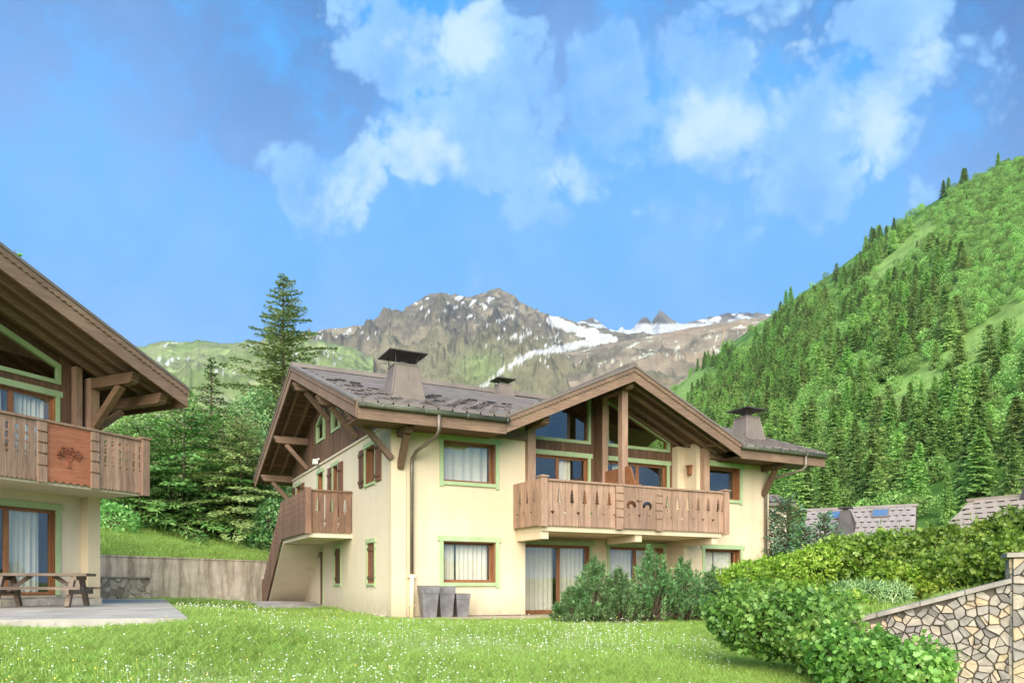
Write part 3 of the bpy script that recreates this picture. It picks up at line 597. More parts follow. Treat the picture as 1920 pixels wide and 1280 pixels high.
def board_mesh(w, z0, z1, lk, rk, th=0.03, scallop=2, gap=0.005, mat='wood', shear=0.0):
    key = (round(w, 3), z0, z1, lk, rk, mat, shear, scallop)
    if key in _bc: return _bc[key]
    a0, a1 = -w / 2 + gap, w / 2 - gap; poly = []; n = scallop
    if n:
        for i in range(n):
            x0 = a0 + (a1 - a0) * i / n; x1 = a0 + (a1 - a0) * (i + 1) / n; poly += [(x0, z0 + .035), ((x0 + x1) / 2 - (x1 - x0) * .18, z0), ((x0 + x1) / 2 + (x1 - x0) * .18, z0)]
        poly.append((a1, z0 + .035))
    else: poly += [(a0, z0), (a1, z0)]
    poly += [(a1 - i, z) for z, i in edge_profile(rk, z0, z1)] + [(a1, z1), (a0, z1)] + [(a0 + i, z) for z, i in reversed(edge_profile(lk, z0, z1))]
    q = []
    for p in poly:
        if not q or (abs(p[0] - q[-1][0]) + abs(p[1] - q[-1][1])) > 1e-6: q.append((p[0], p[1] + shear * p[0]))
    me = MB().prism(q, 0, th).mesh('board', M[mat]); _bc[key] = me; return me
def boards(par, x0, x1, z0, z1, n, kinds, place, mat='wood', first=None, last=None, scallop=2, shear=0.0, zoff=None):
    """n boards between x0 and x1 along one direction; place(a) -> (location, rz); kinds cycle over the joints"""
    w = (x1 - x0) / n; zz0, zz1 = z0, z1
    for i in range(n):
        lk = kinds[i % len(kinds)] if i > 0 else first; rk = kinds[(i + 1) % len(kinds)] if i < n - 1 else last
        me = board_mesh(w, zz0, zz1, lk, rk, mat=mat, scallop=scallop, shear=shear); a = x0 + (i + .5) * w
        loc, rz = place(a); o = link('board', me, par, (loc[0], loc[1], zoff(a) if zoff else 0), rz)

def tile_rows(roof, s_of, rows, ncol, s0, s1, ztop, t0, dt, mat, limit_rows, guard=None, valley=None, back=1.0):
    """interlocking metal tiles: near rows single objects, upper rows one joined part"""
    w = (s1 - s0) / ncol; slope = math.atan2(ztop(0, 1) - ztop(0, 0), 1)
    mb = MB(); mb.add([(-w / 2 + .03, -.03, -.02), (w / 2 - .03, -.03, -.02), (w / 2 - .012, 0, .045), (-w / 2 + .012, 0, .045), (w / 2 - .008, dt * 1.04, .022), (-w / 2 + .008, dt * 1.04, .022), (-w / 2 + .012, 0, .02), (w / 2 - .012, 0, .02)], [(0, 1, 2, 3), (3, 2, 4, 5), (0, 3, 6), (1, 7, 2), (6, 3, 5), (7, 4, 2)]); mb.box(-w / 2 + .008, -w / 2 + .045, .004, dt, .020, .060)
    me = mb.mesh('tile', M[mat]); far = MB()
    for r in range(rows):
        t = t0 + r * dt * math.cos(slope)
        for c in range(ncol):
            a = s0 + (c + .5) * w + (w / 2 if r % 2 else 0)
            if a + w / 2 > s1 + .02: continue
            if valley and not valley(a, t): continue
            z = ztop(a, t)
            if r < limit_rows:
                o = link('tile', me, roof, (a, t, z + .03 + .012 * (c % 2))); o.rotation_euler = (slope + .02, 0, 0)
            else:
                z2 = ztop(a, t + dt)
                x0, x1 = a - w / 2 + .006, a + w / 2 - .006
                far.add([(x0, t, z + .012), (x1, t, z + .012), (x0, t, z + .058), (x1, t, z + .058), (x0, t + dt, z2 + .045), (x1, t + dt, z2 + .045)], [(0, 1, 3, 2), (2, 3, 5, 4)])
    if far.v:
        o = far.build('upper_tiles', M[mat], roof); o['kind'] = 'stuff'

def wavy_trim(mb, p, q, h, d, n, amp=.02, mi=0, thick=.03):
    """narrow board from p to q with a scalloped lower edge; h vertical height; d = outward (x,y) unit"""
    p = Vector(p); q = Vector(q); N_ = n * 4; out = Vector((d[0], d[1], 0)) * thick; top = []; bot = []
    for i in range(N_ + 1):
        f = i / N_; c = p.lerp(q, f); top.append(c); bot.append(c - Vector((0, 0, h + amp * math.cos(f * n * 2 * math.pi))))
    vs = []
    for k in range(N_ + 1): vs += [top[k], bot[k], top[k] + out, bot[k] + out]
    fs = []
    for k in range(N_):
        a = 4 * k; b = a + 4; fs += [(a + 2, a + 3, b + 3, b + 2), (a, b, b + 1, a + 1), (a + 1, b + 1, b + 3, a + 3), (a, a + 2, b + 2, b)]
    mb.add(vs, fs, mi)

def chimney(roof, s, t, base, top, zb, zt, cap_z, cap_w):
    """truncated metal cowl with flashing skirt and a flat cap on rods; s,t = front-left corner of the base"""
    mb = MB(); cs, ct = s + base / 2, t + base / 2
    def ring(w, z, dz=0): return [(cs + i * w / 2, ct + j * w / 2, z + (dz if j > 0 else 0)) for i, j in ((-1, -1), (1, -1), (1, 1), (-1, 1))]
    sl = .363 * base
    rs = [ring(base * 1.30, zb - .15, sl * 1.3), ring(base * 1.04, zb + .10, sl * .9), ring(base, zb + .16, sl * .4), ring(top, zt), ring(top * 1.05, zt), ring(top * 1.05, zt + .04), ring(top * .8, zt + .05)]
    vs = [p for r in rs for p in r]; k = len(rs); fs = [(4 * i + j, 4 * i + (j + 1) % 4, 4 * i + 4 + (j + 1) % 4, 4 * i + 4 + j) for i in range(k - 1) for j in range(4)] + [(4 * k - 4, 4 * k - 3, 4 * k - 2, 4 * k - 1)]
    mb.add(vs, fs)
    # seams: raised corner strips and a lap line
    for i, j in ((-1, -1), (1, -1), (1, 1), (-1, 1)): mb.bar((cs + i * base / 2, ct + j * base / 2, zb + .16), (cs + i * top / 2, ct + j * top / 2, zt), .03, .03)
    for f in (-.5,): mb.bar((cs + .03, ct - top / 2 - .006, zt), (cs + .03, ct - top / 2 - (base - top) / 2 * .45 - .004, zt - (zt - zb - .16) * .45), .012, .012, up=(0, 1, 0))
    o = mb.build('chimney', M['metal'], roof)
    return o
def chimney_cap(roof, s, t, base, top, zt, cap_z, cap_w):
    cs, ct = s + base / 2, t + base / 2; c = MB(); e = cap_w / 2
    c.add([(cs - e, ct - e, cap_z), (cs + e, ct - e, cap_z), (cs + e, ct + e, cap_z), (cs - e, ct + e, cap_z), (cs - e, ct - e, cap_z + .03), (cs + e, ct - e, cap_z + .03), (cs + e, ct + e, cap_z + .03), (cs - e, ct + e, cap_z + .03), (cs, ct, cap_z + .12)],
          [(3, 2, 1, 0), (0, 1, 5, 4), (1, 2, 6, 5), (2, 3, 7, 6), (3, 0, 4, 7), (4, 5, 8), (5, 6, 8), (6, 7, 8), (7, 4, 8)])
    for i, j in ((-1, -1), (1, -1), (1, 1), (-1, 1)): c.tube([(cs + i * top * .46, ct + j * top * .46, zt), (cs + i * top * .52, ct + j * top * .52, cap_z + .02)], .014, 6)
    c.tube([(cs, ct, zt), (cs, ct, zt + .14)], top * .26, 12)
    c.build('chimney_cap', M['capm'], roof)

def carved_end(mb, p, d, w, h):
    """stepped decorative tip on a purlin end; p = centre of the end face, d = outward unit (x,y)"""
    d = Vector((d[0], d[1], 0)); x = Vector((-d.y, d.x, 0)); z = Vector((0, 0, 1)); P = Vector(p)
    prof = [(0, h / 2), (.13, h / 2), (.15, h * .32), (.10, h * .22), (.13, h * .05), (.06, -h * .10), (.08, -h * .28), (0, -h / 2)]
    n = len(prof); vs = [P + d * a + z * b + x * (w / 2 * k) for k in (-1, 1) for a, b in prof]
    mb.add(vs, [tuple(range(n)), tuple(range(2 * n - 1, n - 1, -1))] + [(i, i + n, (i + 1) % n + n, (i + 1) % n) for i in range(n)])

# ================================================================== MAIN CHALET
CH = empty('chalet', (-3.318, 21.0, 0), math.atan2(0.46111728, 0.8873392))
T(CH, 'cream two-storey chalet with brown cross gable and long carved balcony', 'chalet', 'chalets of the hamlet')
TE, OH, SR, SE, RT, BE = 1.15, 1.30, 14.25, 15.75, 6.9, 14.95
ZE, PIT = 5.62, 0.363
zfront = lambda s, t: ZE + PIT * (t + TE)
ZR = zfront(0, RT)
zback = lambda s, t: ZR - PIT * (t - RT)
CS, CHW, CP = 7.35, 4.4, 0.452
ZC = ZE + CP * CHW
zcross = lambda s, t: ZC - CP * abs(s - CS)
TV = (ZC - ZE) / PIT - TE          # where the cross ridge meets the main slope
RTH = 0.20
FL, SL = FRONT(0.0), SIDE(0.0)
TR = 0.9                            # back wall of the loggia

# --- walls
winU = (1.52, 3.19, 3.90, 5.08); winL = (1.52, 3.19, 1.00, 2.19); winRU = (11.27, 12.84, 3.92, 5.06); winRL = (11.22, 12.86, 1.0, 2.19)
mb = MB(); wall_grid(mb, FL, 0, 4.19, -.4, 5.80, .30, [winU, winL]); o_wall = mb.build('front_wall', M['plaster'], CH)
mb = MB(); wall_grid(mb, FL, 10.30, SR, -.4, 2.46, .30, [winRL]); wall_grid(mb, FL, 10.86, SR, 2.46, 5.80, .30, [winRU]); mb.build('front_wall', M['plaster'], CH)
box('corner_pier', M['plaster'], CH, -.035, .40, -.035, -.001, -.4, 5.75)
side_holes = [(1.50, 2.52, 3.98, 5.08), (7.85, 8.75, 2.65, 5.12), (5.75, 6.45, 3.3, 5.08), (11.7, 12.6, 3.98, 5.08), (7.92, 8.82, .05, 2.18), (1.55, 2.32, .98, 2.19), (5.40, 6.22, .98, 2.19)]
mb = MB(); wall_grid(mb, SL, .302, 13.4, -.4, 5.40, .30, side_holes); mb.build('side_wall', M['plaster2'], CH)
mb = MB(); mb.box(SR - .3, SR, .302, 13.4, -.4, 5.7); mb.box(0.302, SR - .302, 13.1, 13.4, -.4, 5.8); mb.build('rear_wall', M['plaster2'], CH)
box('upper_floor', M['inside'], CH, .31, SR - .31, .31, 13.0, 2.44, 2.60); box('room_partition', M['inside'], CH, .31, SR - .31, 4.2, 4.3, .0, 5.8); box('ground_floor_slab', M['inside'], CH, .31, SR - .31, .31, 13.0, -.1, .02)
# loggia back wall, ground storey with the two sliding doors
dA = (4.44, 7.08, .05, 2.22); dB = (7.88, 10.14, .05, 2.22)
mb = MB(); wall_grid(mb, FRONT(TR), 3.9, 10.6, -.3, 2.44, .25, [dA, dB]); mb.build('loggia_wall', M['plaster'], CH)
for b_ in ((3.89, 4.188, .302, TR - .002, -.3, 5.85), (10.302, 10.62, .302, TR - .002, -.3, 2.44), (10.862, 11.16, .302, 1.6, 2.62, 5.9), (10.55, 10.86, .62, 1.5, 2.66, 5.75)): box('loggia_cheek', M['plaster'], CH, *b_)
# stone footing below the plaster on the gable side
for i in range(18):
    a = .1 + i * .42; box('plinth_stone', M['stone2'], CH, -.03 - .02 * random.random(), .0, a, a + .39, -.15, .07 + .05 * random.random())
box('wall_base_strip', M['mortar'], CH, .45, 4.15, -.02, -.001, -.2, .05)

# --- windows of the front
window(CH, FL, *winU, curtains=((1.62, 3.1, 5),))  # added curtain stands in for the pale reflection on the upper left pane
window(CH, FL, *winL, curtains=((1.62, 2.05, 4), (2.10, 3.12, 7)))
window(CH, FL, *winRU, trim_sides=(0, 1))
window(CH, FL, *winRL, curtains=((11.3, 11.95, 5), (12.0, 12.8, 5)))
window(CH, FRONT(TR), *dA, dp=.10, sill=False, bars=(5.95,), curtains=((4.55, 5.88, 8), (6.02, 7.0, 6)), name='sliding_door', trim=.10)
window(CH, FRONT(TR), *dB, dp=.10, sill=False, bars=(9.0,), curtains=((8.0, 8.95, 6), (9.05, 10.1, 6)), name='sliding_door', trim=.10)
box('door_sill', M['frame'], CH, 4.44, 7.08, TR - .08, TR - .002, .0, .05)
# --- windows of the gable side
sw = window(CH, SL, *side_holes[0], dp=.14, fw=.06, trim=.08, head=.13, over=.05); shutter(CH, SL, .92, 1.41, 3.95, 5.10, hinge=1); shutter(CH, SL, 2.61, 3.12, 3.95, 5.10, hinge=-1)
window(CH, SL, *side_holes[1], dp=.12, fw=.07, trim=.08, head=.13, sill=False, name='landing_door')
window(CH, SL, *side_holes[2], dp=.14, fw=.06, trim=.08, head=.13); shutter(CH, SL, 5.10, 5.66, 3.3, 5.10, hinge=1); shutter(CH, SL, 6.54, 7.10, 3.3, 5.10, hinge=-1)
window(CH, SL, *side_holes[3], dp=.14, fw=.06, trim=.08, head=.13); shutter(CH, SL, 11.05, 11.6, 3.95, 5.10, hinge=1); shutter(CH, SL, 12.7, 13.25, 3.95, 5.10, hinge=-1)
for h in side_holes[5:7]:
    w_ = window(CH, SL, *h, dp=.16, fw=.05, trim=.075, head=.13, over=.05); m_ = (h[0] + h[1]) / 2
    shutter(CH, SL, h[0] + .005, m_ - .006, h[2] + .01, h[3] - .01, d=.02, n=2, hinge=-1); shutter(CH, SL, m_ + .006, h[1] - .005, h[2] + .01, h[3] - .01, d=.02, n=2, hinge=1)
h = side_holes[4]; dr = box('cellar_door', M['dark'], CH, h[0] + .05, h[1] - .05, .10, .15, h[2], h[3] - .05, F=SL); box('door_frame', M['green'], dr, h[0] - .06, h[1] + .06, -.03, -.001, h[3], h[3] + .10, F=SL)
MB().box(h[0] - .06, h[0], -.028, -.001, .02, h[3] - .002, SL).build('door_frame', M['green'], dr); MB().tube([SL(h[0] + .12, .08, 1.05), SL(h[0] + .24, .05, 1.05)], .012, 6).build('handle', M['white'], dr)
# small lamps and boxes on the wall
for b_ in ((8.15, 8.33, -.12, -.001, 2.42, 2.60), (8.45, 8.58, -.09, -.001, 2.46, 2.58), (7.60, 7.72, -.14, -.001, 2.40, 2.62)): box('outdoor_lamp', M['white'], CH, *b_, F=SL)
mb = MB(); mb.tube([SL(8.45, -.001, 5.66), SL(8.45, -.10, 5.62), SL(8.45, -.2, 5.50)], .045, 8); mb.box(8.3, 8.52, -.26, -.1, 5.45, 5.63, SL); mb.build('security_lamp', M['white'], CH)

# --- gable cladding: vertical planks between stucco and roof, round the two attic windows
attic = [(7.72, 8.88, 6.28, 7.10, 7.42), (5.55, 6.60, 6.28, 7.05, 7.36)]       # t0, t1, z0, top at the far side ...
box('string_course', M['plaster2'], CH, -.05, .0, -.02, 13.4, 5.40, 5.47)
sof = lambda t: (zfront(0, t) if t < RT else zback(0, t)) - RTH - .01
pw = .235; npk = int(13.4 / pw)
for i in range(npk):
    t0 = i * pw + .004; t1 = (i + 1) * pw - .004; spans = [(5.472, None)]
    for (b0, b1, c0, c1, c2) in attic:
        if t1 > b0 and t0 < b1: spans = [(5.472, c0 - .0), ('top', max(c1, c2))]
    for lo, hi in spans:
        if lo == 'top': lo = hi; hi = None
        zt0 = sof(t0) if hi is None else hi; zt1 = sof(t1) if hi is None else hi
        if min(zt0, zt1) < lo + .03: continue
        MB().prism([(t0, lo), (t1, lo), (t1, zt1), (t0, zt0)], -.012 - .006 * (i % 2), .028, SL).build('plank', M['dark'], CH)
MB().prism([(0.02, 5.44), (13.38, 5.44), (13.38, sof(13.38)), (RT, sof(RT)), (.02, sof(.02))], .20, .26, SL).build('gable_backing', M['inside'], CH)
for (b0, b1, c0, c1, c2) in attic:
    up = b0 < RT < b1
    zl = c1 if b0 > 7 else c2 - .0; zr = c2 if b0 > 7 else c1      # head slants towards the eaves
    zl, zr = (c2, c1 - .08) if b0 > 7 else (c1 - .12, c2)
    f = MB(); o_ = [(b0, c0), (b1, c0), (b1, zr), (b0, zl)]; i_ = [(b0 + .09, c0 + .09), (b1 - .09, c0 + .09), (b1 - .09, zr - .11), (b0 + .09, zl - .11)]
    for k in range(4): f.prism([o_[k], o_[(k + 1) % 4], i_[(k + 1) % 4], i_[k]], -.05, .04, SL)
    w_ = f.build('attic_window', M['green'], CH); MB().prism([(a, z) for a, z in i_], .015, .02, SL).build('pane', M['glass'], w_)
    MB().prism([(b0, max(zl, c0)), (b1, max(zr, c0)), (b1, max(c1, c2)), (b0, max(c1, c2))], -.012, .02, SL).build('plank', M['dark'], CH)

# --- roof
main_l = [(-OH, -TE), (CS - CHW, -TE), (CS, TV), (CS, RT), (-OH, RT)]; main_r = [(CS + CHW, -TE), (SE, -TE), (SE, RT), (CS, RT), (CS, TV)]
mb = MB(); mb.slab(main_l, zfront, RTH, 0, 1); mb.slab(main_r, zfront, RTH, 0, 1); mb.slab([(-OH, RT), (SE, RT), (SE, BE), (-OH, BE)], zback, RTH, 0, 1)
mb.slab([(CS - CHW, -TE), (CS, -TE), (CS, TV)], zcross, RTH, 0, 1); mb.slab([(CS, -TE), (CS + CHW, -TE), (CS, TV)], zcross, RTH, 0, 1)
ROOF = mb.build('roof', [M['metal'], M['darkx']], CH)
# ridge caps
mb = MB(); mb.prism([(-.17, -.04), (-.15, .10), (0, .16), (.15, .10), (.17, -.04), (0, .02)], -OH - .05, SE + .05, lambda a, d, z: (d, RT + a, ZR + .02 + z)); mb.build('ridge_cap', M['metal'], ROOF)
mb = MB(); mb.prism([(-.17, -.04), (-.15, .10), (0, .16), (.15, .10), (.17, -.04), (0, .02)], -TE - .02, TV + .1, lambda a, d, z: (CS + a, d, ZC + .03 + z)); mb.build('ridge_cap', M['metal'], ROOF)
valley_l = lambda s, t: t > TV - (CS - s) * (TV + TE) / CHW - .05 if s > CS - CHW - .25 else True
valley_r = lambda s, t: t > TV - (s - CS) * (TV + TE) / CHW - .05 if s < CS + CHW + .25 else True
tile_rows(ROOF, None, 20, 20, -OH + .12, 7.2, zfront, -TE + .02, .40, 'tile', 8, valley=valley_l)
tile_rows(ROOF, None, 20, 19, 8.0, SE - .08, zfront, -TE + .02, .40, 'tile', 7, valley=valley_r)
# snow guards: dark upstands in staggered bands
g = MB(); g.box(-.17, .17, -.012, .012, .02, .07); gm = g.mesh('snow_guard', M['guard'])
gs = [(-.35, .3, 3), (.05, .9, 3), (-.75, 1.6, 4), (-.4, 2.4, 4)]
for s_, t_, n_ in ((.75, -.75, 4), (1.40, -.75, 8), (2.10, -.75, 8), (1.30, .85, 4), (3.75, .85, 1), (4.6, 2.05, 1)):
    for k in range(n_): link('snow_guard', gm, ROOF, (s_ + .28 * k, t_ + .40 * k, zfront(0, t_ + .40 * k) + .04))
for s_, t_, n_ in ((-.95, -.35, 2), (-.35, -.75, 2), (-.85, .45, 3), (-.75, 1.65, 3), (-.95, 2.85, 3)):
    for k in range(n_): link('snow_guard', gm, ROOF, (s_ + .36 * k, t_ + .40 * (k % 2), zfront(0, t_ + .40 * (k % 2)) + .04))
# chimneys
for s_, t_, b_, tp_, zb_, zt_, cz_, cw_ in ((.10, .30, .98, .66, 6.12, 7.20, 7.52, 1.14), (6.45, 6.35, .72, .46, 8.25, 8.82, 9.02, .80), (13.62, .45, .92, .62, 6.18, 7.12, 7.40, 1.06)):
    chimney(ROOF, s_, t_, b_, tp_, zb_, zt_, cz_, cw_); chimney_cap(ROOF, s_, t_, b_, tp_, zt_, cz_, cw_)
# --- barge boards, fascia, gutter
def barge(p, q, out, name='barge_board', h=.40, n=44, mat='woodx'):
    p = Vector(p); q = Vector(q); o = Vector((out[0], out[1], 0)); mb = MB()
    vs = [p, q, q - Vector((0, 0, h)), p - Vector((0, 0, h))]; th = o * .045
    mb.add(vs + [v + th for v in vs], [(0, 1, 2, 3), (7, 6, 5, 4), (0, 4, 5, 1), (1, 5, 6, 2), (2, 6, 7, 3), (3, 7, 4, 0)])
    b = mb.build(name, M[mat], CH if name == 'barge_board' else None); return b
def barge_set(par, p, q, out, h=.42, n=40):
    p = Vector(p); q = Vector(q); o = Vector((out[0], out[1], 0)); mb = MB(); th = o * .045; dz = Vector((0, 0, h))
    vs = [p, q, q - dz, p - dz]; mb.add(vs + [v + th for v in vs], [(0, 1, 2, 3), (7, 6, 5, 4), (0, 4, 5, 1), (1, 5, 6, 2), (2, 6, 7, 3), (3, 7, 4, 0)])
    b = mb.build('barge_board', M['woodx'], par)
    t = MB(); wavy_trim(t, p + th * 1.02, q + th * 1.02, .13, out, n, .018); t.build('scalloped_trim', M['woodx'], b)
    c = MB(); e = Vector((0, 0, .035)); pv = [p + e * .2, q + e * .2, q + e * 2.2, p + e * 2.2]; th2 = o * .10; c.add([v - o * .12 for v in pv] + [v + th2 for v in pv], [(0, 1, 2, 3), (7, 6, 5, 4), (0, 4, 5, 1), (1, 5, 6, 2), (2, 6, 7, 3), (3, 7, 4, 0)]); c.build('verge_flashing', M['metal'], b)
    return b
barge_set(CH, (-OH - .002, -TE, ZE), (-OH - .002, RT, ZR), (-1, 0), n=60)
barge_set(CH, (-OH - .002, RT, ZR), (-OH - .002, BE, zback(0, BE)), (-1, 0), n=60)
barge_set(CH, (SE + .002, -TE, ZE), (SE + .002, RT, ZR), (1, 0), n=60)
barge_set(CH, (CS - CHW, -TE - .002, ZE), (CS, -TE - .002, ZC), (0, -1), n=34)
barge_set(CH, (CS, -TE - .004, ZC), (CS + CHW, -TE - .004, ZE), (0, -1), n=34)
for s0, s1 in ((-OH, CS - CHW + .05), (CS + CHW - .05, SE)):
    fb = box('fascia', M['woodx'], CH, s0 + (.0 if s0 < 0 else .06), s1 - (.06 if s0 < 0 else 0), -TE - .045, -TE - .001, ZE - .46, ZE - .12)
    gtr = MB(); N_ = 10; prof = [(-TE - .05 - .075 + .075 * math.cos(a), ZE - .06 - .10 * math.sin(a)) for a in [math.pi * k / N_ for k in range(N_ + 1)]]
    vs = [(s, y, z) for s in (s0, s1) for y, z in prof]; n_ = N_ + 1
    gtr.add(vs, [(i, i + 1, n_ + i + 1, n_ + i) for i in range(N_)] + [tuple(range(n_)), tuple(range(n_, 2 * n_))])
    gtr.tube([(s0, -TE - .20, ZE - .055), (s1, -TE - .20, ZE - .055)], .014, 6)
    x = s0 + .6
    while x < s1: gtr.box(x, x + .03, -TE - .205, -TE - .045, ZE - .165, ZE - .05); x += 1.2
    gtr.build('gutter', M['gutter'], CH, True)
    box('soffit', M['darkx'], CH, s0 + .05, s1 - .05, -TE + .02, .0, ZE - .40, ZE - .36)
# --- underside timber at the gable end: rafters, purlins with braces
for s_ in (-.42, -.95):
    for a, b, zf in ((-TE + .05, RT, zfront), (RT, BE - .05, zback)): MB().bar((s_, a, zf(0, a) - RTH - .075), (s_, b, zf(0, b) - RTH - .075), .10, .14).build('rafter', M['woody'], CH)
for i, t_ in enumerate(np.arange(-TE + .3, BE - .2, .30)):
    zf = zfront if t_ < RT else zback; mb = MB(); mb.bar((-OH + .03, t_, zf(0, t_) - RTH - .010), (-.03, t_, zf(0, t_) - RTH - .010), .27, .016, up=(0, -PIT if t_ < RT else PIT, 1)); mb.build('soffit_board', M['darkx'], CH)
for t_, z_ in ((-.05, 5.46), (3.35, 6.62), (RT, 7.86), (10.45, 6.62), (13.45, 5.50)):
    mb = MB(); mb.box(-OH + .12, .25, t_ - .11, t_ + .11, z_ - .13, z_ + .13); carved_end(mb, (-OH + .12, t_, z_), (-1, 0), .22, .26); mb.build('purlin', M['woodx'], CH)
    MB().bar((-.03, t_, z_ - 1.05), (-.86, t_, z_ - .16), .15, .15, up=(0, 1, 0)).build('brace', M['woodx'], CH)
# front brackets under the eaves
for s_, w_ in ((.22, .16), (13.95, .16)):
    mb = MB(); mb.box(s_ - .10, s_ + .10, -.78, -.001, 5.02, 5.20); carved_end(mb, (s_, -.78, 5.11), (0, -1), .20, .18); mb.bar((s_, -.04, 4.18), (s_, -.58, 5.02), .16, .17, up=(1, 0, 0)); mb.build('eave_bracket', M['woody'], CH)
# wall plates beside the loggia
box('wall_plate', M['woodx'], CH, 2.5, 4.28, -.14, -.004, 5.28, 5.56); box('wall_plate', M['woodx'], CH, 11.26, 14.2, -.14, -.004, 5.28, 5.54)
# --- downpipes
def pipe(par, pts, r=.05): return MB().tube(pts, r, 10).build('downpipe', M['pipe'], par, True)
pipe(CH, [(.88, -TE - .12, ZE - .16), (.88, -TE - .12, 5.05), (.86, -TE - .02, 4.92), (.60, -.30, 4.62), (.54, -.13, 4.45), (.54, -.11, 4.2), (.54, -.11, 1.22)]); MB().tube([(.54, -.11, 1.22), (.54, -.11, .02)], .06, 10).build('downpipe_foot', M['pipew'], CH, True)
box('pipe_clamp', M['pipew'], CH, .44, .64, -.16, -.001, 1.14, 1.20); box('pipe_clamp', M['pipew'], CH, .47, .61, -.14, -.001, .34, .38)
pipe(CH, [(14.7, -TE - .12, ZE - .16), (14.7, -TE - .12, 5.10), (14.66, -TE - .02, 4.98), (14.05, -.22, 4.72), (14.0, -.10, 4.55), (14.0, -.10, 0.0)])

# --- loggia: upper back wall, doors, trapezoid lights
FT = FRONT(TR); sofc = lambda s: zcross(s, 0) - RTH - .012
uA = (4.75, 7.02, 2.66, 5.10); uB = (7.80, 10.30, 2.66, 5.10)
window(CH, FT, *uA, dp=.08, sill=False, bars=(5.9,), trim=.10, name='balcony_door', curtains=((6.0, 6.5, 3),))  # added curtain strip imitates the pale reflection in the left door glass
window(CH, FT, *uB, dp=.08, sill=False, bars=(9.1,), trim=.10, name='balcony_door', curtains=((8.2, 9.0, 5),))  # added curtain imitates the pale reflection in the right door glass
tz = 5.56
def trapezoid(s0, s1):
    zz = lambda s: sofc(s) - .04
    o_ = [(s0, tz), (s1, tz), (s1, zz(s1)), (s0, zz(s0))]; i_ = [(s0 + .10, tz + .10), (s1 - .10, tz + .10), (s1 - .10, zz(s1 - .10) - .13), (s0 + .10, zz(s0 + .10) - .13)]
    f = MB()
    for k in range(4): f.prism([o_[k], o_[(k + 1) % 4], i_[(k + 1) % 4], i_[k]], -.045 - (.004 * (k % 2)), .06, FT)
    w_ = f.build('gable_window', M['green'], CH); MB().prism(i_, .02, .026, FT).build('pane', M['glass'], w_)
    j = MB(); 
    for k in range(4): j.prism([i_[k], i_[(k + 1) % 4], tuple(np.array(i_[(k + 1) % 4]) * .93 + np.array(np.mean(i_, 0)) * .07), tuple(np.array(i_[k]) * .93 + np.array(np.mean(i_, 0)) * .07)], .03, .08, FT)
    j.build('inner_frame', M['frame'], w_)
    n = int((s1 - s0) / .19); w2 = (s1 - s0) / n
    for k in range(n): box('plank', M['dark'], CH, s0 + k * w2 + .004, s0 + (k + 1) * w2 - .004, -.012 - .004 * (k % 2), .02, 5.252, tz - .002, F=FT)
trapezoid(4.62, 7.12); trapezoid(7.72, 10.42)
def back_planks(s0, s1, z0, z1f):
    n = max(1, round((s1 - s0) / .16)); w2 = (s1 - s0) / n
    for k in range(n):
        a, b = s0 + k * w2 + .004, s0 + (k + 1) * w2 - .004; MB().prism([(a, z0), (b, z0), (b, z1f(b)), (a, z1f(a))], .004, .05, FT).build('plank', M['dark'], CH)
back_planks(4.2, 4.61, 2.66, sofc); back_planks(7.13, 7.71, 2.66, sofc); back_planks(10.43, 10.85, 2.66, lambda s: sofc(s))
MB().prism([(3.9, 2.6), (4.2, 2.6), (4.2, sofc(4.2)), (3.9, sofc(3.9))], .05, .1, FT).build('loggia_wall', M['dark'], CH)
# party wall between the two flats and its end post
MB().prism([(.42, 2.66), (TR - .002, 2.66), (TR - .002, 7.2), (.42, 7.2)], 7.28, 7.42, lambda a, d, z: (d, a, z)).build('party_wall', M['dark'], CH)
box('party_wall_post', M['wood'], CH, 7.25, 7.45, .36, .418, 2.66, 7.05)
# posts
box('post', M['wood'], CH, 4.20, 4.46, -.16, .10, 2.66, 5.62); box('post', M['wood'], CH, 7.24, 7.46, -.72, -.50, 2.66, 7.02); box('post', M['wood'], CH, 11.02, 11.25, -.22, -.004, 2.66, 5.62)
for s_, z_, h_ in ((CS, 7.13, .24), (4.33, 5.72, .22), (11.12, 5.72, .22)):
    mb = MB(); mb.box(s_ - .11, s_ + .11, -TE + .22, TR, z_ - h_ / 2, z_ + h_ / 2); carved_end(mb, (s_, -TE + .22, z_), (0, -1), .22, h_); mb.build('purlin', M['woody'], CH)
for t_ in (-.80, -.25, .35, .8):
    for sg in (-1, 1):
        a = CS + sg * .12; b = CS + sg * (CHW - .25); MB().bar((a, t_, zcross(a, 0) - RTH - .07), (b, t_, zcross(b, 0) - RTH - .07), .10, .13, up=(0, 0, 1)).build('rafter', M['woodx'], CH)
for sg in (-1, 1):
    for t_ in np.arange(-TE + .1, TR, .21):
        a = CS + sg * .02; b = CS + sg * (CHW - .1); MB().bar((a, t_, zcross(a, 0) - RTH - .012), (b, t_, zcross(b, 0) - RTH - .012), .20, .016, up=(0, 0, 1)).build('soffit_board', M['darkx'], CH)
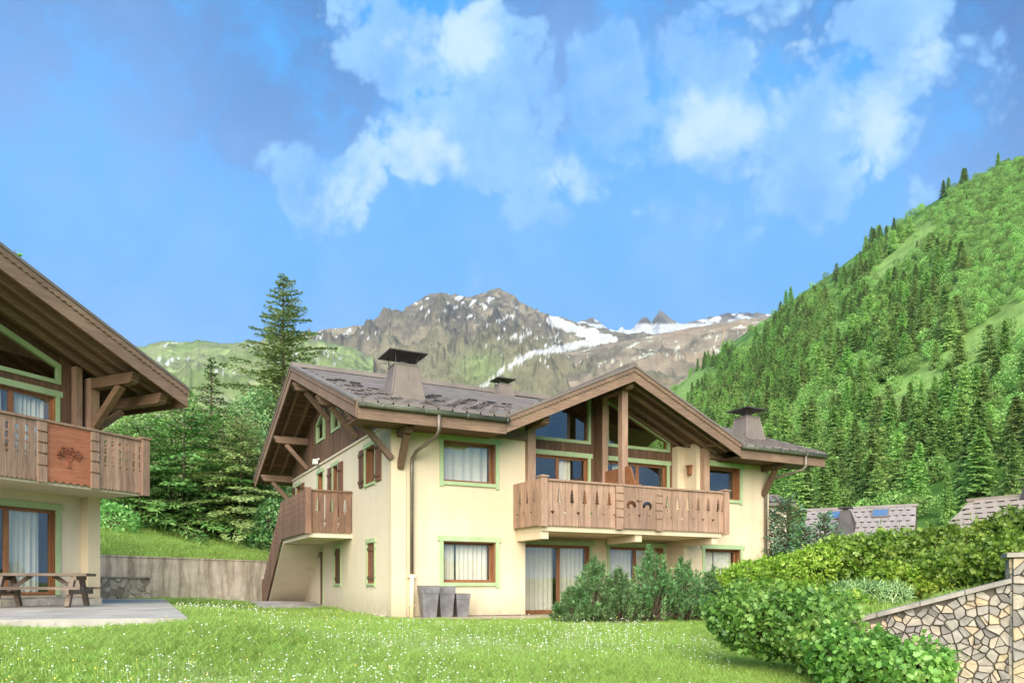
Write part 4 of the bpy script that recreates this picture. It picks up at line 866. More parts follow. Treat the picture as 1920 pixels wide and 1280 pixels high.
# carved privacy screens either side of the middle post
def screen(t0, t1, s_, curve):
    poly = [(t0, 2.66), (t1, 2.66), (t1, 4.62)] + ([(t0 + (t1 - t0) * f, 4.62 - .62 * sstep(.3, .75, np.array(1 - f)).item()) for f in (.9, .75, .6, .5, .4, .3, .15, 0)] if curve else [(t0, 4.62)])
    p = MB(); p.prism(poly, s_, s_ + .04, lambda a, d, z: (d, a, z)); o_ = p.build('privacy_screen', M['screen'], CH)
    q = MB(); ins = [(t0 + .10, 2.8), (t1 - .10, 2.8), (t1 - .10, 4.3)] + [(t0 + (t1 - t0) * .5, 4.05 if curve else 4.3), (t0 + .10, 3.75 if curve else 4.3)]; q.prism(ins, s_ - .012, s_ - .001, lambda a, d, z: (d, a, z)); q.build('raised_panel', M['screen'], o_)
screen(-.48, .34, CS - .02, False); screen(-1.5, -.74, CS - .02, True)
# little lantern on the plaster cheek
mb = MB(); F_ = lambda a, d, z: (10.86 - d, a, z); mb.box(.22, .36, .0, .12, 4.74, 5.02, F_); mb.box(.18, .40, .0, .17, 5.02, 5.06, F_); mb.build('wall_lantern', M['screen'], CH)

# --- long balcony
BT, BS0, BS1 = -1.6, 3.83, 10.70
SLAB = MB(); SLAB.box(BS0 + .06, BS1 - .06, BT + .06, -.001, 2.46, 2.64); SLAB.box(4.20, 10.29, .0, TR - .002, 2.442, 2.641)
for s_ in (4.02, 7.30, 10.32): SLAB.box(s_ - .12, s_ + .12, BT + .12, -.002, 2.24, 2.46)
slab_o = SLAB.build('balcony_slab', M['plaster'], CH)
BAL = MB().box(BS0 - .03, BS1 + .03, BT - .05, BT + .05, 3.875, 3.93).box(BS0 - .05, BS0 + .05, BT + .052, -.01, 3.875, 3.93).box(BS1 - .05, BS1 + .05, BT + .052, -.01, 3.875, 3.93).box(BS0 + .1, BS1 - .1, BT + .034, BT + .08, 3.70, 3.78).box(BS0 + .1, BS1 - .1, BT + .034, BT + .08, 2.75, 2.83).build('balcony_rail', M['wood'], CH)
pf = lambda a: ((a, BT, 0), 0)
boards(BAL, 3.99, 6.36, 2.60, 3.873, 11, ('tree', 'heart'), pf, first=None, last='heart'); boards(BAL, 8.09, 10.56, 2.60, 3.873, 12, ('heart', 'tree'), pf, first='heart', last='tree')
boards(BAL, -1.52, -.03, 2.60, 3.873, 7, ('heart', 'tree'), lambda a: ((BS0 - .03, a, 0), R(-90) + math.pi), first=None); boards(BAL, -1.52, -.03, 2.60, 3.873, 7, ('heart', 'tree'), lambda a: ((BS1, a, 0), R(90)), first=None)
def newel(par, s, t, w, z0, z1):
    mb = MB(); mb.box(s - w / 2, s + w / 2, t - w / 2, t + w / 2, z0, z1); e = .035
    mb.add([(s - w / 2 - e, t - w / 2 - e, z1), (s + w / 2 + e, t - w / 2 - e, z1), (s + w / 2 + e, t + w / 2 + e, z1), (s - w / 2 - e, t + w / 2 + e, z1), (s - w / 2 - e, t - w / 2 - e, z1 + .03), (s + w / 2 + e, t - w / 2 - e, z1 + .03), (s + w / 2 + e, t + w / 2 + e, z1 + .03), (s - w / 2 - e, t + w / 2 + e, z1 + .03), (s, t, z1 + .075)],
           [(3, 2, 1, 0), (0, 1, 5, 4), (1, 2, 6, 5), (2, 3, 7, 6), (3, 0, 4, 7), (4, 5, 8), (5, 6, 8), (6, 7, 8), (7, 4, 8)]); mb.build('newel_post', M['wood'], par)
newel(BAL, BS0 + .06, BT + .01, .20, 2.58, 3.97); newel(BAL, BS1 - .04, BT + .01, .20, 2.55, 3.95)
def carved_post(par, x0, x1, z0, z1, F, mat='wood'):
    mb = MB(); z = z0; k = 0; segs = [.30, .22, .20, .20, .20]; tot = sum(segs); d0 = .0
    for k, q in enumerate(segs):
        h_ = (z1 - z0) * q / tot; c = .025; mb.box(x0, x1, -.055, 0, z + (c if k else 0), z + h_ - c, F); mb.box(x0 + .01, x1 - .01, -.025, 0, z + h_ - c, z + h_ + (c if k < 4 else 0), F); z += h_
    mb.build('carved_post', M[mat], par)
carved_post(BAL, 6.37, 6.62, 2.58, 3.873, FRONT(BT)); carved_post(BAL, 7.84, 8.08, 2.58, 3.873, FRONT(BT))
# centre panel with sawn-out ibex horns, hearts and holes
def fill2d(outer, holes, th):
    cu = bpy.data.curves.new('tmp', 'CURVE'); cu.dimensions = '2D'; cu.fill_mode = 'BOTH'; cu.extrude = th / 2
    for pts in [outer] + holes:
        sp = cu.splines.new('POLY'); sp.points.add(len(pts) - 1); sp.use_cyclic_u = True
        for i, (a, b) in enumerate(pts): sp.points[i].co = (a, b, 0, 1)
    ob = bpy.data.objects.new('tmp', cu); me = bpy.data.meshes.new_from_object(ob); bpy.data.objects.remove(ob); bpy.data.curves.remove(cu); return me
def horn(cx, cz, sg):
    out = []; inn = []
    for k in range(15):
        f = k / 14; a = R(205 - 265 * f); r = .125; w = .062 * math.sin(math.pi * (.10 + .9 * (1 - f) ** .8 * .62 + .0)) + .004
        out.append((cx + sg * (math.cos(a) * (r + w) * -1), cz + math.sin(a) * (r + w) * .82)); inn.append((cx + sg * (math.cos(a) * (r - w) * -1), cz + math.sin(a) * (r - w) * .82))
    return out + inn[::-1]
def heart_pts(cx, cz, r): return [(cx, cz - r * 1.2), (cx + r, cz), (cx + r * .9, cz + r * .55), (cx + r * .45, cz + r * .7), (cx, cz + r * .3), (cx - r * .45, cz + r * .7), (cx - r * .9, cz + r * .55), (cx - r, cz)]
circ = lambda cx, cz, r: [(cx + r * math.cos(k * math.pi / 5), cz + r * math.sin(k * math.pi / 5)) for k in range(10)]
pc = (6.62 + 7.84) / 2
holes = [horn(pc - .30, 3.30, 1), horn(pc + .30, 3.30, -1), heart_pts(pc, 3.02, .045), circ(pc - .38, 3.02, .022), circ(pc + .38, 3.02, .022),
         [(pc - .11, 3.47), (pc - .06, 3.40), (pc - .03, 3.45), (pc, 3.37), (pc + .035, 3.45), (pc + .07, 3.40), (pc + .10, 3.49), (pc + .05, 3.47), (pc + .01, 3.43), (pc - .04, 3.49)]]
outer = [(6.625, 2.62)] + [(6.625 + (7.835 - 6.625) * k / 24, 2.60 + (.03 if k % 2 else 0)) for k in range(1, 24)] + [(7.835, 2.62), (7.835, 3.872), (6.625, 3.872)]
me = fill2d(outer, holes, .03); me.transform(Matrix.Translation((0, BT - .004, 0)) @ Matrix.Rotation(R(90), 4, 'X')); me.materials.clear(); me.materials.append(M['wood']); link('carved_panel', me, BAL)

# --- outside stair with landing on the gable side
LT0, LT1, LW, FT1 = 3.97, 8.2, -1.42, 12.0
mb = MB(); mb.box(LW + .03, -.001, LT0 + .04, LT1, 2.44, 2.62)
mb.prism([(LT1, 2.62), (LT1, 2.40), (FT1 - .35, -.1), (FT1 + .1, -.1), (FT1 + .1, .12)], LW + .03, -.001, lambda a, d, z: (d, a, z)); mb.build('stair_slab', M['plaster2'], CH)
ST = MB()
for k in range(14):
    f = k / 14; ST.box(LW + .08, -.02, LT1 + (FT1 - LT1) * f, LT1 + (FT1 - LT1) * (f + 1 / 14), 2.62 - 2.50 * f - .05, 2.62 - 2.50 * f)
ST.build('stair_steps', M['concrete'], CH)
SRL = MB().box(LW - .03, -.02, LT0 - .04, LT0 + .04, 3.90, 3.95).box(LW - .04, LW + .04, LT0 + .042, LT1, 3.90, 3.95).bar((LW, LT1, 3.92), (LW, FT1, 1.12), .08, .05).build('stair_rail', M['stairwood'], CH)
boards(SRL, LW + .10, -.03, 2.58, 3.898, 6, ('slit', 'tree'), lambda a: ((a, LT0, 0), 0), mat='stairwood', first=None)
boards(SRL, LT0 + .10, LT1, 2.58, 3.898, 20, ('dots', 'slots'), lambda a: ((LW - .03, a, 0), R(90)), mat='stairwood')
boards(SRL, LT1, FT1, 2.50, 3.86, 18, ('dots', 'slots'), lambda a: ((LW - .03, a, 0), R(90)), mat='stairwood', scallop=0, shear=-.737, zoff=lambda a: -(a - LT1) * .737)
newelw = MB().box(LW - .10, LW + .08, LT0 - .10, LT0 + .08, 2.55, 4.00).build('newel_post', M['stairwood'], SRL); MB().box(LW - .08, LW + .06, FT1 - .02, FT1 + .12, .0, 1.18).build('newel_post', M['stairwood'], SRL)

# ================================================================== NEIGHBOUR CHALET (left)
NB = empty('chalet', (-10.68, 19.70, 0.62), math.atan2(0.90728689, 0.42051218))
T(NB, 'neighbouring chalet with wide brown eaves, cut off by the picture edge', 'chalet', 'chalets of the hamlet')
SMIN = -9.0
FN = FRONT(.27); FN0 = FRONT(0.0)
nd = (-3.7, -1.02, .05, 2.16)
mb = MB(); wall_grid(mb, FN, SMIN, -.001, -.5, 2.62, .25, [nd]); mb.build('front_wall', M['plaster2'], NB)
mb = MB(); mb.box(-.34, 0, 0, .268, -.02, 2.60); mb.build('corner_pier', M['plaster'], NB)
mb = MB(); mb.box(-.30, -.002, .53, 9, -.5, 5.6); mb.box(SMIN, -.31, 8.7, 9, -.5, 5.6); mb.box(SMIN, SMIN + .3, .53, 8.69, -.5, 5.6); mb.build('rear_wall', M['plaster2'], NB); box('room_floor', M['inside'], NB, SMIN + .31, -.31, .53, 8.6, 2.45, 2.6); box('room_partition', M['inside'], NB, SMIN + .31, -.31, 3.5, 3.6, 0, 7)
x = -6.2; k = 0
while x < -.02:
    w = random.uniform(.26, .5); e = min(x + w, .0); box('plinth_stone', M['stone2'], NB, x + .006, e - .006, -.05 - .03 * random.random() - (.25 * (x < -.4) * 0), .26 if x < -.36 else -.002, -.28, -.02 - .02 * random.random()); x += w
box('plinth_ledge', M['coping'], NB, -6.2, -.345, .02, .262, -.02, .015)
window(NB, FN, *nd, dp=.10, sill=False, bars=(-2.15,), curtains=((-3.6, -2.25, 8), (-2.02, -1.25, 5)), name='sliding_door', trim=.11)
# upper storey: timber wall in the loggia
nsl = .385; nzr = lambda s: 5.40 + .60 - nsl * (s - 1.15) - .62 + .0        # roof top height over s (relative to this house)
NZ = lambda s, t=0: 5.42 - nsl * (s - 1.2)
NRT = .20; NS = lambda s: NZ(s) - NRT - .012
nu = (-3.6, -1.02, 2.66, 4.98)
window(NB, FN, *nu, dp=.08, sill=False, bars=(-2.05,), trim=.10, name='balcony_door', curtains=((-3.4, -2.2, 7), (-1.9, -1.15, 7)))
def ntrap(s0, s1, zb):
    zz = lambda s: NS(s) - .22
    o_ = [(s0, zb), (s1, zb), (s1, zz(s1)), (s0, zz(s0))]; i_ = [(s0 + .10, zb + .10), (s1 - .10, zb + .10), (s1 - .10, zz(s1 - .1) - .14), (s0 + .10, zz(s0 + .1) - .14)]; f = MB()
    for k in range(4): f.prism([o_[k], o_[(k + 1) % 4], i_[(k + 1) % 4], i_[k]], -.045 - .004 * (k % 2), .06, FN)
    w_ = f.build('gable_window', M['green'], NB); MB().prism(i_, .02, .026, FN).build('pane', M['glass'], w_)
    n = int((s1 - s0) / .19); w2 = (s1 - s0) / n
    for k in range(n): box('plank', M['dark'], NB, s0 + k * w2 + .004, s0 + (k + 1) * w2 - .004, -.010 - .004 * (k % 2), .02, 5.132, zb - .002, F=FN)
ntrap(-4.2, -.90, 5.30)
n = 6
for k in range(n):
    a, b = -.89 + k * .148, -.89 + (k + 1) * .148 - .008; MB().prism([(a, 2.62), (b, 2.62), (b, NS(b)), (a, NS(a))], -.01 - .012 * (k % 2), .05, FN).build('plank', M['dark'], NB)
MB().prism([(-4.2, NS(-.9) - .22), (-.9, NS(-.9) - .22), (-.9, NS(-.9)), (-4.2, NS(-4.2))], .07, .10, FN).build('gable_board', M['dark'], NB)
box('corner_post', M['wood'], NB, -.30, -.06, -.05, .20, 2.62, NS(-.06) - .1); box('corner_post', M['wood'], NB, -.62, -.46, .05, .24, 2.62, NS(-.46) - .02)
# roof
VT = -1.75
mb = MB(); mb.slab([(-5.2, VT), (1.2, VT), (1.2, 10), (-5.2, 10)], NZ, NRT, 0, 1); mb.slab([(-11.6, VT), (-5.2, VT), (-5.2, 10), (-11.6, 10)], lambda s, t: NZ(-5.2) + nsl * (s + 5.2), NRT, 0, 1); NROOF = mb.build('roof', [M['metal'], M['darky']], NB)
barge_set(NB, (-5.2, VT - .002, NZ(-5.2)), (1.2, VT - .002, NZ(1.2)), (0, -1), n=46, h=.44)
barge_set(NB, (-11.6, VT - .002, NZ(1.2)), (-5.2, VT - .002, NZ(-5.2)), (0, -1), n=46, h=.44)
box('fascia', M['woody'], NB, 1.2, 1.245, VT, 10, NZ(1.2) - .42, NZ(1.2) - .05)
for t_ in (-1.25, -.75, -.22):
    MB().bar((-5.1, t_, NZ(-5.1) - NRT - .08), (1.15, t_, NZ(1.15) - NRT - .08), .10, .14).build('rafter', M['woodx'], NB)
for t_ in np.arange(VT + .08, .3, .25):
    MB().bar((-5.1, t_, NZ(-5.1) - NRT - .012), (1.15, t_, NZ(1.15) - NRT - .012), .235, .016).build('soffit_board', M['darkx'], NB)
for s_ in (-.18, .66):
    z_ = NZ(s_) - NRT - .30; mb = MB(); mb.box(s_ - .11, s_ + .11, VT + .32, 1.2 if s_ < 0 else 9.5, z_ - .13, z_ + .13); carved_end(mb, (s_, VT + .32, z_), (0, -1), .22, .26); mb.build('purlin', M['woody'], NB)
z_ = NZ(-.18) - NRT - .43; MB().bar((-.18, -.05, z_ - .92), (-.18, -1.02, z_), .17, .17, up=(1, 0, 0)).build('brace', M['woody'], NB)
MB().bar((-.05, -.02, z_ - .95), (.60, -.02, z_ - .42), .15, .15, up=(0, 1, 0)).build('brace', M['woodx'], NB)
# balcony
NB_T = -1.45
box('balcony_slab', M['plaster2'], NB, SMIN, .06, NB_T + .06, .268, 2.55, 2.70)
NBAL = MB().box(SMIN, .14, NB_T - .05, NB_T + .05, 3.93, 3.98).box(.10, .18, NB_T + .052, .2, 3.93, 3.98).build('balcony_rail', M['wood'], NB)
pn = lambda a: ((a, NB_T, 0), 0)
boards(NBAL, -1.13, .03, 2.60, 3.928, 6, ('slots',), pn, first='slots', last='slots'); boards(NBAL, -6.0, -2.62, 2.60, 3.928, 16, ('slots',), pn, first='slots', last='slots')
carved_post(NBAL, -1.34, -1.14, 2.58, 3.928, FRONT(NB_T)); carved_post(NBAL, -2.61, -2.41, 2.58, 3.928, FRONT(NB_T))
newel(NBAL, .13, NB_T + .01, .20, 2.56, 3.98)
boards(NBAL, NB_T + .15, .2, 2.60, 3.928, 8, ('slots',), lambda a: ((.18, a, 0), R(90)))
out_ = [(-2.405, 2.66)] + [(-2.405 + 1.06 * k / 36, 2.63 + .022 * math.sin(k * 2 * math.pi / 6)) for k in range(1, 36)] + [(-1.345, 2.66), (-1.345, 3.926), (-2.405, 3.926)]
PAN = MB().prism(out_, -.012, .022, FRONT(NB_T)).build('carved_panel', M['red'], NBAL)
# relief: a small branching tree
rl = MB(); c0 = (-1.875, 2.98)
def rtube(pts, r): rl.tube([(a, NB_T - .014, z) for a, z in pts], r, 6)
for dx, h_ in ((-.05, 0), (0, .02), (.05, .01)): rtube([(c0[0] + dx * .7, c0[1]), (c0[0] + dx * .6, c0[1] + .14), (c0[0] + dx * 2.2, c0[1] + .30)], [.024, .018, .012])
for i in range(15):
    an = R(15 + 150 * i / 14); r_ = .25 + .05 * math.sin(i * 2.1); e = (c0[0] + math.cos(an) * r_ * 1.05, c0[1] + .20 + math.sin(an) * r_ * .78); rtube([(c0[0] + math.cos(an) * .05, c0[1] + .17), ((c0[0] + e[0]) / 2, (c0[1] + .19 + e[1]) / 2 + .02), e], [.012, .010, .006])
    for j in range(4):
        q = (e[0] + random.uniform(-.06, .06), e[1] + random.uniform(-.05, .05)); rl.prism([(q[0] - .03, q[1]), (q[0], q[1] - .022), (q[0] + .03, q[1] + .006), (q[0] + .004, q[1] + .03)], -.034 - .004 * j, -.0125, FRONT(NB_T))
rl.build('carved_relief', M['redd'], PAN)

# ================================================================== YARD: patio, walls, furniture
PZ = 0.44
pat = [(-4.75, 11.1), (-12.3, 27.0), (-15.6, 26.2), (-19, 18), (-12.5, 10.2)]
pat = [(-4.72, 11.05), (-12.15, 26.6), (-14.6, 27.0), (-17.5, 21.8), (-12.0, 9.0)]
mb = MB(); mb.slab(pat, lambda x, y: PZ, .5); T(mb.build('patio', M['patio']), kind='structure')
# gravel strip before the main house and the path at the stair foot
def ch_world(s, t): 
    c, s_ = 0.8873392, 0.46111728; return (-3.318 + s * c - t * s_, 21.0 + s * s_ + t * c)
def ground_patch(name, plan, mat, dz, n=24):
    (x0, y0), (x1, y1), (x2, y2), (x3, y3) = plan; U, V_ = np.meshgrid(np.linspace(0, 1, n), np.linspace(0, 1, n))
    X = (x0 * (1 - U) + x1 * U) * (1 - V_) + (x3 * (1 - U) + x2 * U) * V_; Y = (y0 * (1 - U) + y1 * U) * (1 - V_) + (y3 * (1 - U) + y2 * U) * V_; Z = ground_z(X, Y) + dz
    i = np.arange(n * n).reshape(n, n); F = np.stack([i[:-1, :-1], i[:-1, 1:], i[1:, 1:], i[1:, :-1]], -1).reshape(-1, 4); T(link(name, arrmesh(name, np.stack([X, Y, Z], -1), F, mat, True)), kind='structure')
GP = [ch_world(.5, -1.7), ch_world(11.5, -2.9), ch_world(11.5, .4), ch_world(.2, .2)]
ground_patch('gravel_path', GP, M['gravel'], .03)
GP2 = [ch_world(-2.2, 7.0), ch_world(.1, 6.0), ch_world(.1, 13.6), ch_world(-2.6, 13.6)]
ground_patch('stair_pavement', GP2, M['patio'], .03)

# concrete retaining wall
mb = MB(); a = RW0; b = RW1; nrm = -RWn * .25
RWp = lambda k, h, z: (RW0[0] + RWd[0] * k + RWn[0] * h, RW0[1] + RWd[1] * k + RWn[1] * h, z)
RWL = float(np.linalg.norm(RW1 - RW0))
RWALL = MB().box(-4, RWL + 6, -.12, .12, -.6, WALL_TOP, RWp).build('retaining_wall', M['concrete']); T(RWALL, 'stained grey concrete retaining wall below the grass bank', 'wall')
MB().box(-4, RWL + 6, -.14, .14, WALL_TOP, WALL_TOP + .05, RWp).build('wall_coping', M['concrete'], RWALL)

# --- rubble masonry from Voronoi cells
def voronoi(pts, w, h):
    cells = []
    for i, p in enumerate(pts):
        poly = [np.array(q, float) for q in ((0, 0), (w, 0), (w, h), (0, h))]
        for j, q in enumerate(pts):
            if i == j: continue
            d = q - p
            if d @ d > 2.5: continue
            m = (p + q) / 2; new = []
            for k in range(len(poly)):
                a = poly[k]; b = poly[(k + 1) % len(poly)]; fa = (a - m) @ d; fb = (b - m) @ d
                if fa <= 0: new.append(a)
                if fa * fb < 0: new.append(a + (b - a) * fa / (fa - fb))
            poly = new
            if len(poly) < 3: break
        cells.append(poly)
    return cells
def stones(par, F, w, h, size, mat, keep=lambda c: True, seed=1, proud=.05, clip=None):
    r_ = np.random.default_rng(seed); nx = int(w / size / 1.12); nz = int(h / size * 1.12)
    pts = np.array([((i + .5 + (.5 if j % 2 else 0) + r_.uniform(-.45, .45)) * w / nx, (j + .5 + r_.uniform(-.45, .45)) * h / nz) for i in range(nx) for j in range(nz)])
    extra = r_.random((len(pts) // 2, 2)) * (w, h); pts = np.concatenate([pts, extra])
    for poly in voronoi(pts, w, h):
        if len(poly) < 3: continue
        c = np.mean(poly, 0)
        if not keep(c): continue
        g = .0055; q = []
        for p in poly:
            v = c - p; L_ = np.linalg.norm(v); q.append(p + v / max(L_, 1e-6) * min(g * 1.3, L_ * .4))
        # round the corners a little
        rq = []
        for k in range(len(q)):
            a, b, d = q[k - 1], q[k], q[(k + 1) % len(q)]; rq += [b + (a - b) * r_.uniform(.03, .14), b + (d - b) * r_.uniform(.03, .14)]
        if clip: rq = [np.array((x, min(z, clip(x)))) for x, z in rq]
        n = len(rq); pr = proud * r_.uniform(.5, 1.2); mb = MB(); vs = [F(p[0], 0, p[1]) for p in rq] + [F(*(lambda m: (m[0], -pr * .7, m[1]))(p)) for p in rq] + [F(*(lambda m: (m[0], -pr * r_.uniform(.75, 1.2), m[1]))(c + (p - c) * .92)) for p in rq]
        fs = [(i, (i + 1) % n, n + (i + 1) % n, n + i) for i in range(n)] + [(n + i, n + (i + 1) % n, 2 * n + (i + 1) % n, 2 * n + i) for i in range(n)] + [tuple(range(2 * n, 3 * n))]
        mb.add(vs, fs); mb.build('stone', M[mat], par)
# barbecue block against the concrete wall
kb = 8.05; BB = empty('stone_barbecue', RWp(kb, -.55, PZ)); T(BB, 'low stone barbecue block with flat slab against the concrete wall', 'barbecue')
BB.rotation_euler = (0, 0, math.atan2(RWd[1], RWd[0]))
MB().box(0, 1.98, .0, .40, -.3, .74).build('core', M['mortar'], BB); MB().box(-.03, 2.01, -.07, .40, .742, .80).build('slab', M['coping'], BB)
stones(BB, lambda a, d, z: (a, d - .002, z - .02), 1.98, .76, .26, 'stone2', seed=5, proud=.05)
# garden wall of rubble with sloping coping and end pillar
SWA = empty('stone_wall', (SW0[0], SW0[1], 0)); SWA.rotation_euler = (0, 0, math.atan2(SWd[1], SWd[0])); T(SWA, 'rubble stone garden wall with sloping slate coping beside the hedge', 'wall')
cop = lambda a: .40 + (1.00 - .40) * a / SWL
BASE = -1.0
MB().prism([(0, BASE), (SWL, BASE), (SWL, cop(SWL) - .06), (0, cop(0) - .06)], 0, .30).build('core', M['mortar'], SWA)
stones(SWA, lambda a, d, z: (a, d - .002, z + BASE), SWL, 2.05, .125, 'stone', keep=lambda c: c[1] + BASE < cop(c[0]) - .09, seed=11, proud=.06, clip=lambda a: cop(a) - .065 - BASE)
xs = np.linspace(-.1, SWL + .0, 5)
for i in range(4):
    a0, a1 = xs[i] + .005, xs[i + 1] - .005; dz = random.uniform(-.006, .006); MB().prism([(a0, cop(a0) - .06 + dz), (a1, cop(a1) - .06 + dz), (a1, cop(a1) + dz), (a0, cop(a0) + dz)], -.09 - .03 * random.random(), .36).build('coping_slab', M['coping'], SWA)
MB().box(SWL + .004, SWL + 1.1, -.06, .42, BASE, 1.26).build('pillar_core', M['mortar'], SWA)
stones(SWA, lambda a, d, z: (a + SWL + .004, d - .062, z + BASE), 1.1, 2.26, .13, 'stone', seed=21, proud=.05)
stones(SWA, lambda a, d, z: (SWL + .004 + d * 1.0 - .0, .42 - a, z + BASE), .48, 2.26, .14, 'stone', seed=22, proud=.03)
MB().box(SWL - .06, SWL + 1.2, -.14, .50, 1.27, 1.33).build('pillar_cap', M['coping'], SWA)

# --- picnic table on the patio
def picnic_table(loc, rz, label, L_=1.95, sc_=1.0, mat='table', group='picnic tables'):
    t = empty('picnic_table', loc, rz); T(t, label, 'table', group); h = .74 * sc_; bz = .44 * sc_; hw = .36 * sc_; bw = .72 * sc_
    for k in range(5): w = 2 * hw / 5; box('plank', M[mat], t, -L_ / 2, L_ / 2, -hw + k * w + .004, -hw + (k + 1) * w - .004, h - .06, h)
    for sg in (-1, 1):
        for k in range(2): box('bench_plank', M[mat], t, -L_ / 2 - .02, L_ / 2 + .02, sg * bw - .13 * sc_ + k * .13 * sc_ + .004, sg * bw - .13 * sc_ + (k + 1) * .13 * sc_ - .004, bz - .055, bz)
        x = sg * (L_ / 2 - .28)
        for s2 in (-1, 1): MB().bar((x, s2 * .26 * sc_, h - .062), (x, s2 * .66 * sc_, .0), .13 * sc_, .09, up=(1, 0, 0)).build('leg', M[mat], t)
        MB().box(x + sg * .038, x + sg * .08, -bw - .12 * sc_, bw + .12 * sc_, bz - .16, bz - .057).build('bench_bearer', M[mat], t); MB().box(x + sg * .038, x + sg * .08, -hw, hw, h - .15, h - .062).build('top_bearer', M[mat], t)
        MB().bar((x, 0, bz - .09), (sg * .22, 0, h - .05), .08, .05, up=(0, 1, 0)).build('brace', M[mat], t)
    return t
picnic_table((-10.35, 16.75, PZ), R(13), 'weathered grey picnic table on the slate patio')
tw = ch_world(6.35, -.75); picnic_table((tw[0], tw[1], gz(*tw) + .03), R(-20), 'small brown picnic table by the sliding door', 1.1, .80, 'screen')
# --- three zinc planters at the foot of the wall
def planter(name_label, s, t, w, h):
    x, y = ch_world(s, t); p = empty('planter', (x, y, gz(x, y) + .015), R(20)); T(p, name_label, 'planter', 'empty grey planters'); mb = MB(); b = w * .70
    r0 = [(-b / 2, -b / 2, 0), (b / 2, -b / 2, 0), (b / 2, b / 2, 0), (-b / 2, b / 2, 0)]; r1 = [(i * w / 2 * .96, j * w / 2 * .96, h * .78) for i, j in ((-1, -1), (1, -1), (1, 1), (-1, 1))]; r2 = [(i * w / 2 * .92, j * w / 2 * .92, h - .05) for i, j in ((-1, -1), (1, -1), (1, 1), (-1, 1))]; r3 = [(x_, y_, h - .12) for x_, y_, _ in r2]
    rings = [r0, r1]; vs = r0 + r1; fs = [(j, (j + 1) % 4, 4 + (j + 1) % 4, 4 + j) for j in range(4)] + [(3, 2, 1, 0)]; mb.add(vs, fs); mb.build('tub', M['planter'], p)
    q = MB(); k1 = [(i * w / 2, j * w / 2, h * .76) for i, j in ((-1, -1), (1, -1), (1, 1), (-1, 1))]; k2 = [(i * w / 2 * 1.05, j * w / 2 * 1.05, h) for i, j in ((-1, -1), (1, -1), (1, 1), (-1, 1))]; k3 = [(i * w / 2 * .92, j * w / 2 * .92, h) for i, j in ((-1, -1), (1, -1), (1, 1), (-1, 1))]; k4 = [(i * w / 2 * .86, j * w / 2 * .86, h * .78) for i, j in ((-1, -1), (1, -1), (1, 1), (-1, 1))]
    vs = k1 + k2 + k3 + k4; fs = [(4 * a + j, 4 * a + (j + 1) % 4, 4 * a + 4 + (j + 1) % 4, 4 * a + 4 + j) for a in range(3) for j in range(4)] + [(12, 13, 14, 15)]; q.add(vs, fs); q.build('rim', M['planter'], p)
planter('tall grey planter nearest the downpipe', .86, -.55, .50, .90); planter('second tall grey planter, between the other two', 1.42, -.40, .46, .88); planter('short grey planter, smallest of the three by the wall', 1.88, -.48, .40, .68)

# --- houses beyond the hedge
def far_house(loc, rz, L_, D_, zr, ze, label, rows, cols, tone, chim, sky_):
    h = empty('house', loc, rz); T(h, label, 'house', 'houses beyond the hedge')
    box('wall', M['plaster2'], h, .4, L_ - .4, .4, D_ * 2 - .4, -3, ze)
    mb = MB(); sl_ = (zr - ze) / D_; zf = lambda x, y: ze + sl_ * min(y, 2 * D_ - y); mb.slab([(0, 0), (L_, 0), (L_, D_), (0, D_)], lambda x, y: ze + sl_ * y, .18); mb.slab([(0, D_), (L_, D_), (L_, 2 * D_), (0, 2 * D_)], lambda x, y: ze + sl_ * (2 * D_ - y), .18)
    MB_ = mb.build('roof', M[tone], h); w = L_ / cols; dt = D_ / rows; ang = math.atan(sl_); ln = dt / math.cos(ang)
    tm = MB(); tm.box(-w / 2 + .01, w / 2 - .01, 0, ln, .01, .02); tm.box(-w * .30, w * .30, -.015, .012, .0, .06, mi=1); tm = tm.mesh('tile', [M[tone], M['guard']])
    for r in range(rows):
        for c in range(cols):
            a = (c + .5) * w + (w / 2 if r % 2 else 0)
            if a + w / 2 > L_ + .01: continue
            o = link('tile', tm, MB_, (a, r * dt, ze + sl_ * r * dt + .03)); o.rotation_euler = (ang, 0, 0)
    MB().box(-.1, L_ + .1, D_ - .15, D_ + .15, zr - .05, zr + .08).build('ridge_cap', M[tone], MB_)
    for (cx_, ty, b_, ht) in chim:
        z_ = ze + sl_ * ty; q = MB(); bw_ = b_ / 2; tw_ = b_ * .20 if tone == 'tile2' else b_ * .30
        q.add([(cx_ + i * bw_, ty + j * bw_, z_ - .3 + (sl_ * j * bw_)) for i, j in ((-1, -1), (1, -1), (1, 1), (-1, 1))] + [(cx_ + i * tw_, ty + j * tw_, z_ + ht) for i, j in ((-1, -1), (1, -1), (1, 1), (-1, 1))], [(j, (j + 1) % 4, 4 + (j + 1) % 4, 4 + j) for j in range(4)] + [(4, 5, 6, 7)])
        q.box(cx_ - tw_ * 1.5, cx_ + tw_ * 1.5, ty - tw_ * 1.5, ty + tw_ * 1.5, z_ + ht + .10, z_ + ht + .16); q.tube([(cx_, ty, z_ + ht), (cx_, ty, z_ + ht + .12)], tw_ * .6, 8); q.build('chimney', M['capm'], MB_)
    for (sx, ty) in sky_:
        z_ = ze + sl_ * ty; f = MB(); f.box(-.42, .42, -.35, .35, .0, .09); o = f.build('skylight', M['metal'], MB_, loc=(sx, ty, z_ + .04)); o.rotation_euler = (ang, 0, 0); p_ = box('pane', M['glassy'], o, -.36, .36, -.29, .29, .092, .10)
    return h
M['tile2'] = mat_noise('grey_brown_tile', srgb(124, 115, 110), srgb(146, 136, 130), 1.0, 0.6, 0.05, 6, objrand=0.06)
